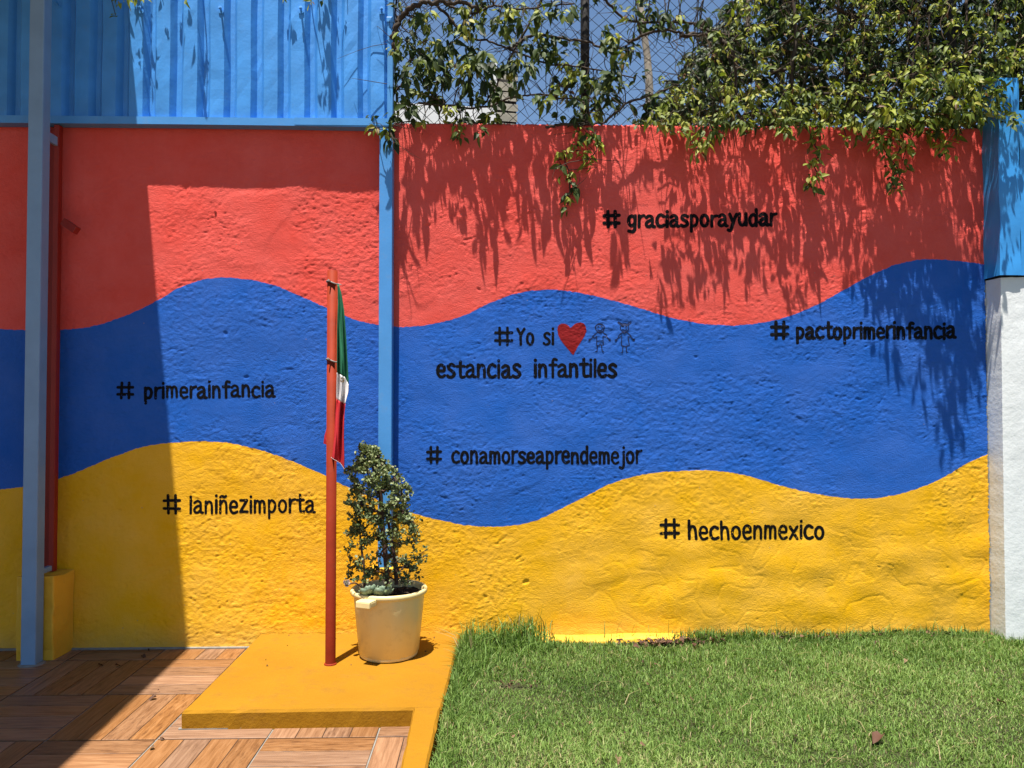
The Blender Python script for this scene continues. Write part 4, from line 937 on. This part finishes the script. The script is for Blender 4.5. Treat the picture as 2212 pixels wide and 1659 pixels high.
o = link(bpy.data.objects.new('foliage', mesh_np('foliage', X.reshape(-1, 3), (dF[None] + (np.arange(len(Pp)) * 7)[:, None, None]).reshape(-1, 3), [M['jade']], True, np.repeat(Tt, 7))), sh); o['kind'] = 'stuff'

def rosette(loc, label, size, tint, n=26, tilt=(0, 0)):
    t = empty('echeveria'); t.location = loc; t.rotation_euler = (tilt[0], tilt[1], rng.uniform(0, 6)); tag(t, label, 'succulent', 'rosette succulents at the bucket rim', 'thing')
    for k in range(n):
        a = k * 2.39996; f = k / n; el = rad(78 - 68 * f ** .8); ln = size * (.45 + .55 * f); w = ln * .42
        V = []; F = []
        for q, (x, ww, th) in enumerate(((.0, .35, .0), (.3, .75, -.05), (.65, 1.0, -.07), (.88, .7, -.03), (1.05, .05, .06))):
            for s, lift in ((-1, .10), (0, th), (1, .10)): V.append((x * ln, s * w * ww, (lift + th) * ln * .9 + x * x * .10 * ln))
        for q in range(4):
            for s in (0, 1): b = q * 3 + s; F.append((b, b + 3, b + 4, b + 1))
        m = MB(); mt = Matrix.Rotation(a, 4, 'Z') @ Matrix.Rotation(-el, 4, 'Y')
        m.add([tuple(mt @ Vector(v)) for v in V], F, min(1, max(0, tint + .35 * f + rng.normal() * .06))); o = m.build('leaf', M['echeveria'], t, True, tint=True)
        s = o.modifiers.new('flesh', 'SOLIDIFY'); s.thickness = size * .06
r1_ = z6(420, 1030, BYc - .165) + org; r2_ = z6(510, 1035, BYc - .165) + org
rosette((r1_[0], BYc - .158, BZ + .372), 'pale green rosette succulent, nearer the flagpole of the two on the bucket rim', .068, .15, tilt=(.5, -.1))
rosette((r2_[0], BYc - .160, BZ + .370), 'pale green rosette succulent, nearer the middle of the bucket rim', .068, .25, tilt=(.45, .15))
r3 = z6(270, 995, BYc - .10) + org
rosette(tuple(r3), 'small pinkish rosette hanging over the bucket rim beside the flagpole', .026, .75, 14, tilt=(.6, -.7))
t3 = bpy.data.objects['echeveria.002']; inv = (Matrix.Translation(t3.location) @ t3.rotation_euler.to_matrix().to_4x4()).inverted()
m = MB(); m.tube([inv @ Vector(p) for p in catmull([r3 + np.array([.004, .0, -.004]), r3 + np.array([.05, .02, .0]), r3 + np.array([.09, .05, -.05]), r3 + np.array([.10, .06, -.10])], 4)], .004, 6); m.build('stalk', M['jade_bark'], t3)

# ================================================================== lawn
def lawn_left(y): return np.interp(y, [-5, -1.75, -1.0, -.5, 0], [-.235, -.242, -.218, -.198, -.18])
def lawn_z(x, y): return .040 + .012 * np.sin(x * 1.9 + 1) * np.sin(y * 2.3) + .006 * np.sin(x * 5.3 + y * 4.1) + .012 * np.exp(-((x - .05) / .25) ** 2)
nx_, ny_ = 90, 90; V = []; 
for b in range(ny_ + 1):
    y = -4.8 + 4.8 * b / ny_
    for a in range(nx_ + 1):
        x0_ = float(lawn_left(y)); x = x0_ + (6.8 - x0_) * a / nx_; V.append((x, y, float(lawn_z(x, y)) if a else .03))
q = (np.arange(ny_)[:, None] * (nx_ + 1) + np.arange(nx_)[None]).ravel()
o = link(bpy.data.objects.new('lawn', mesh_np('lawn', np.array(V), np.stack([q, q + 1, q + nx_ + 2, q + nx_ + 1], 1), [M['lawn_soil']], True))); tag(o, kind='structure', label='soil under the lawn')
def blades(n, xr, yr, hfun, wd=(.0028, .0048), lean=.55, tintf=None, pts=None):
    if pts is None:
        x = rng.uniform(*xr, n); y = rng.uniform(*yr, n)
    else: x, y = pts
    ok = (x > lawn_left(y) + .004); x, y = x[ok], y[ok]; n = len(x)
    z = lawn_z(x, y) - .004; h = hfun(x, y) * rng.uniform(.55, 1.35, n); a = rng.uniform(0, 2 * math.pi, n)
    ln = np.abs(rng.normal(lean, .3, n)); w = rng.uniform(*wd, n) * (1 + h * 2)
    dx, dy = np.cos(a), np.sin(a); fa = a + rng.normal(0, .5, n) + math.pi / 2; sx, sy = np.cos(fa) * w / 2, np.sin(fa) * w / 2
    P = np.zeros((n, 5, 3))
    for k, (t, ww) in enumerate(((0, 1.0), (.55, .8))):
        off = ln * h * t * t; zz_ = z + h * t * (1 - .25 * ln * t)
        P[:, 2 * k] = np.stack([x + dx * off - sx * ww, y + dy * off - sy * ww, zz_], 1); P[:, 2 * k + 1] = np.stack([x + dx * off + sx * ww, y + dy * off + sy * ww, zz_], 1)
    off = ln * h * 1.05; P[:, 4] = np.stack([x + dx * off, y + dy * off, np.maximum(z + h * (1 - .42 * ln), z + .1 * h)], 1)
    Fb = np.array([(0, 1, 3), (0, 3, 2), (2, 3, 4)]); t = np.clip((tintf(x, y) if tintf else .4) + rng.normal(0, .2, n), 0, .96)
    dead = rng.uniform(size=n) < .035; t[dead] = 1.0
    return P.reshape(-1, 3), (Fb[None] + (np.arange(n) * 5)[:, None, None]).reshape(-1, 3), np.repeat(t, 5)
def hmow(x, y):
    near_wall = np.exp(y / .16); edge = np.exp(-(x - lawn_left(y)) / .10)
    ledge = ((x > .30) & (x < 1.15) & (y > -.12)) * 1.0
    bare = np.exp(-(((x - .12) / .10) ** 2 + ((y + .78) / .05) ** 2))
    return (.034 + .030 * near_wall * (1 - .8 * ledge) + .030 * edge) * (1 - .6 * bare) * (.85 + .3 * np.sin(x * 3.1 + 2 * y) * np.sin(y * 5.2 + x))
def tnt(x, y): return .44 + .10 * np.sin(x * 6.1 + 2.3 * y) * np.sin(y * 8.7 - x * 1.7) + .16 * np.sin(x * 2.2 + .6) * np.sin(y * 3.1 + 1.2) + .06 * np.sin(x * 9 + y * 7) + .10 * np.clip(-y - .8, 0, 1)
def drop(P):                                                    # thin out the worn spots and the strip on the ledge
    x, y = P; k = np.ones(len(x), bool)
    k &= ~((((x - .12) / .085) ** 2 + ((y + .80) / .04) ** 2 < 1) & (rng.uniform(size=len(x)) < .8))
    k &= ~((((x - 1.0) / .14) ** 2 + ((y + .16) / .045) ** 2 < 1) & (rng.uniform(size=len(x)) < .75))
    k &= ~((x > .36) & (x < 1.02) & (y > -.105)); return x[k], y[k]
xa = rng.uniform(-.26, 3.7, 150000); ya = -2.05 * rng.uniform(0, 1, 150000) - .004
parts_ = [blades(0, None, None, hmow, tintf=tnt, pts=drop((xa, ya)))]
xa = rng.uniform(-.26, 5.0, 40000); ya = rng.uniform(-4.7, -2.0, 40000); parts_.append(blades(0, None, None, hmow, (.004, .007), tintf=tnt, pts=(xa, ya)))
xa = rng.uniform(3.7, 6.7, 25000); ya = rng.uniform(-2.6, -.14, 25000); parts_.append(blades(0, None, None, hmow, (.004, .007), tintf=tnt, pts=(xa, ya)))
def tuft(cx, cy, sx, sy, n, h, tl=.35): return blades(0, None, None, lambda x, y: np.full(len(x), h), (.0032, .0052), .45, lambda x, y: np.full(len(x), tl), (cx + rng.normal(size=n) * sx, cy + rng.normal(size=n) * sy))
for a in ((-.11, -.30, .06, .10, 700, .085), (.03, -.22, .14, .09, 800, .075), (-.12, -.28, .05, .10, 170, .17), (.02, -.18, .13, .06, 240, .165), (.16, -.09, .09, .04, 200, .15), (.23, -.06, .05, .03, 60, .19), (.35, -.20, .16, .06, 400, .065), (1.55, -.05, .5, .02, 60, .12), (2.6, -.05, .35, .03, 50, .12), (-.14, -.45, .05, .09, 900, .10), (-.16, -.62, .03, .08, 400, .085), (-.18, -1.05, .03, .22, 900, .065), (.9, -.5, .35, .15, 1500, .05), (2.0, -.35, .4, .12, 1500, .055), (1.3, -1.2, .25, .2, 900, .045), (1.55, -.07, .25, .03, 500, .075), (2.2, -.06, .3, .03, 500, .075), (2.85, -.08, .2, .04, 500, .07), (1.3, -.08, .12, .03, 300, .085), (3.2, -.22, .12, .04, 400, .07)): parts_.append(tuft(*a))
ns = 90; straw = blades(0, None, None, lambda x, y: np.full(len(x), .085), (.0026, .004), 1.5, lambda x, y: np.full(len(x), .9), (rng.uniform(-.1, 3.3, ns), rng.uniform(-1.8, -.15, ns)))
straw = (straw[0], straw[1], np.full(len(straw[2]), 1.0)); parts_.append(straw)                 # pale dry stalks lying in the lawn
off = 0; Vs, Fs, Ts = [], [], []
for v, f, t in parts_: Vs.append(v); Fs.append(f + off); Ts.append(t); off += len(v)
o = link(bpy.data.objects.new('lawn_grass', mesh_np('lawn_grass', np.concatenate(Vs), np.concatenate(Fs), [M['grass']], False, np.concatenate(Ts))))
tag(o, 'short mown green lawn grass, longer along the kerb and wall', 'grass', kind='stuff')

# litter of dry leaves along the foot of the wall
def dry_mesh(seed, k=1.0):
    v, f = leaflet(.3 + .3 * (seed % 3), .7, .75, .10, seed); return v, f
DV = [dry_mesh(s) for s in (11, 12, 13)]; DME = [mesh_np('dry_leaf', v, f, [M['dry']], True) for v, f in DV]
Vs, Fs, Ts = [], [], []; off = 0
def litter(n, fx, fy, size):
    global off
    for k in range(n):
        x, y = fx(), fy(); s = rng.uniform(*size); v, f = DV[k % 3]; e = Matrix.Rotation(rng.uniform(0, 6.3), 3, 'Z') @ Matrix.Rotation(rng.normal() * .5, 3, 'X') @ Matrix.Rotation(rng.normal() * .35, 3, 'Y')
        z = float(lawn_z(x, y)) + rng.uniform(.012, .04); X = (np.array(e) @ (v * s).T).T + np.array([x, y, z]); Vs.append(X); Fs.append(f + off); Ts.append(np.full(len(v), rng.uniform(0, 1))); off += len(v)
litter(120, lambda: rng.normal(1.02, .16), lambda: -.10 - abs(rng.normal(0, .05)), (.018, .04))
litter(150, lambda: rng.uniform(1.2, 3.1), lambda: -.02 - abs(rng.normal(0, .04)), (.015, .035))
litter(26, lambda: rng.normal(.12, .06), lambda: rng.normal(-.80, .025), (.010, .02))
litter(60, lambda: rng.uniform(-.1, 3.2), lambda: rng.uniform(-1.8, -.1), (.008, .018))
for k in range(16):                                             # crumbs blown onto the slab
    v, f = DV[k % 3]; s_ = rng.uniform(.006, .014); a = rng.uniform(0, 6.3); X = (v * s_) @ np.array([[math.cos(a), math.sin(a), 0], [-math.sin(a), math.cos(a), 0], [0, 0, 1]]) + np.array([rng.uniform(-1.3, -.3), -.02 - abs(rng.normal(0, .35)), .0885])
    Vs.append(X); Fs.append(f + off); Ts.append(np.full(len(v), rng.uniform(0, .5))); off += len(v)
o = link(bpy.data.objects.new('leaf_litter', mesh_np('leaf_litter', np.concatenate(Vs), np.concatenate(Fs), [M['dry_stuff']], True, np.concatenate(Ts)))); tag(o, 'brown dry leaf litter gathered along the wall foot and strewn nearby', 'leaf litter', kind='stuff')
def dry_leaf(px, py, size, tint, label, Z=None, grp='single fallen leaves'):
    z = .075 if Z is None else Z; p = floor_at(px, py, z); o = link(bpy.data.objects.new('dry_leaf', DME[random.randrange(3)])); o.location = p; o.scale = (size,) * 3; o.color = (tint, 0, 0, 1)
    o.rotation_euler = (rng.normal() * .3, rng.normal() * .25 - .1, rng.uniform(0, 6.3)); tag(o, label, 'leaf', grp, 'thing')
dry_leaf(1905, 1588, .075, .35, 'large curled brown leaf lying alone on the open lawn below the pillar')
dry_leaf(1332, 1636, .04, .85, 'pale tan leaf on the lawn near the bottom edge, right of the kerb')
dry_leaf(1105, 1588, .03, .8, 'small tan leaf in the grass nearest the kerb')
dry_leaf(1957, 1425, .028, .95, 'small pinkish dry leaf high on the lawn toward the pillar')
dry_leaf(1382, 1608, .028, .7, 'tiny tan leaf on the lawn just above the larger pale one')
dry_leaf(2155, 1515, .04, .3, 'dark dry leaf at the far right of the lawn')
dry_leaf(610 * .5489, 2940 * .5486 - 0, .035, .9, 'pale leaf on the sunlit tile joint by the shadow edge', .012)
dry_leaf(338, 1505, .04, .3, 'dark narrow leaf on the sunlit tiles left of the slab', .010)
dry_leaf(344, 1505 - 15, .012, .3, 'crumb of dry leaf on the tiles left of the slab', .010)
dry_leaf(345, 1596, .022, .2, 'small brown leaf on the tile joint before the slab corner', .010)
dry_leaf(306, 1416, .035, .1, 'dark leaf in the shade on the tiles near the wall foot', .010)
dry_leaf(248, 1437, .03, .15, 'dark leaf curled on the shaded tiles below the pedestal', .010)
dry_leaf(212, 1436, .03, .1, 'dark leaf on the shaded tiles beside the shaded post', .010)
dry_leaf(318, 1402, .02, .1, 'small dark leaf at the wall foot where shade meets sun', .012)
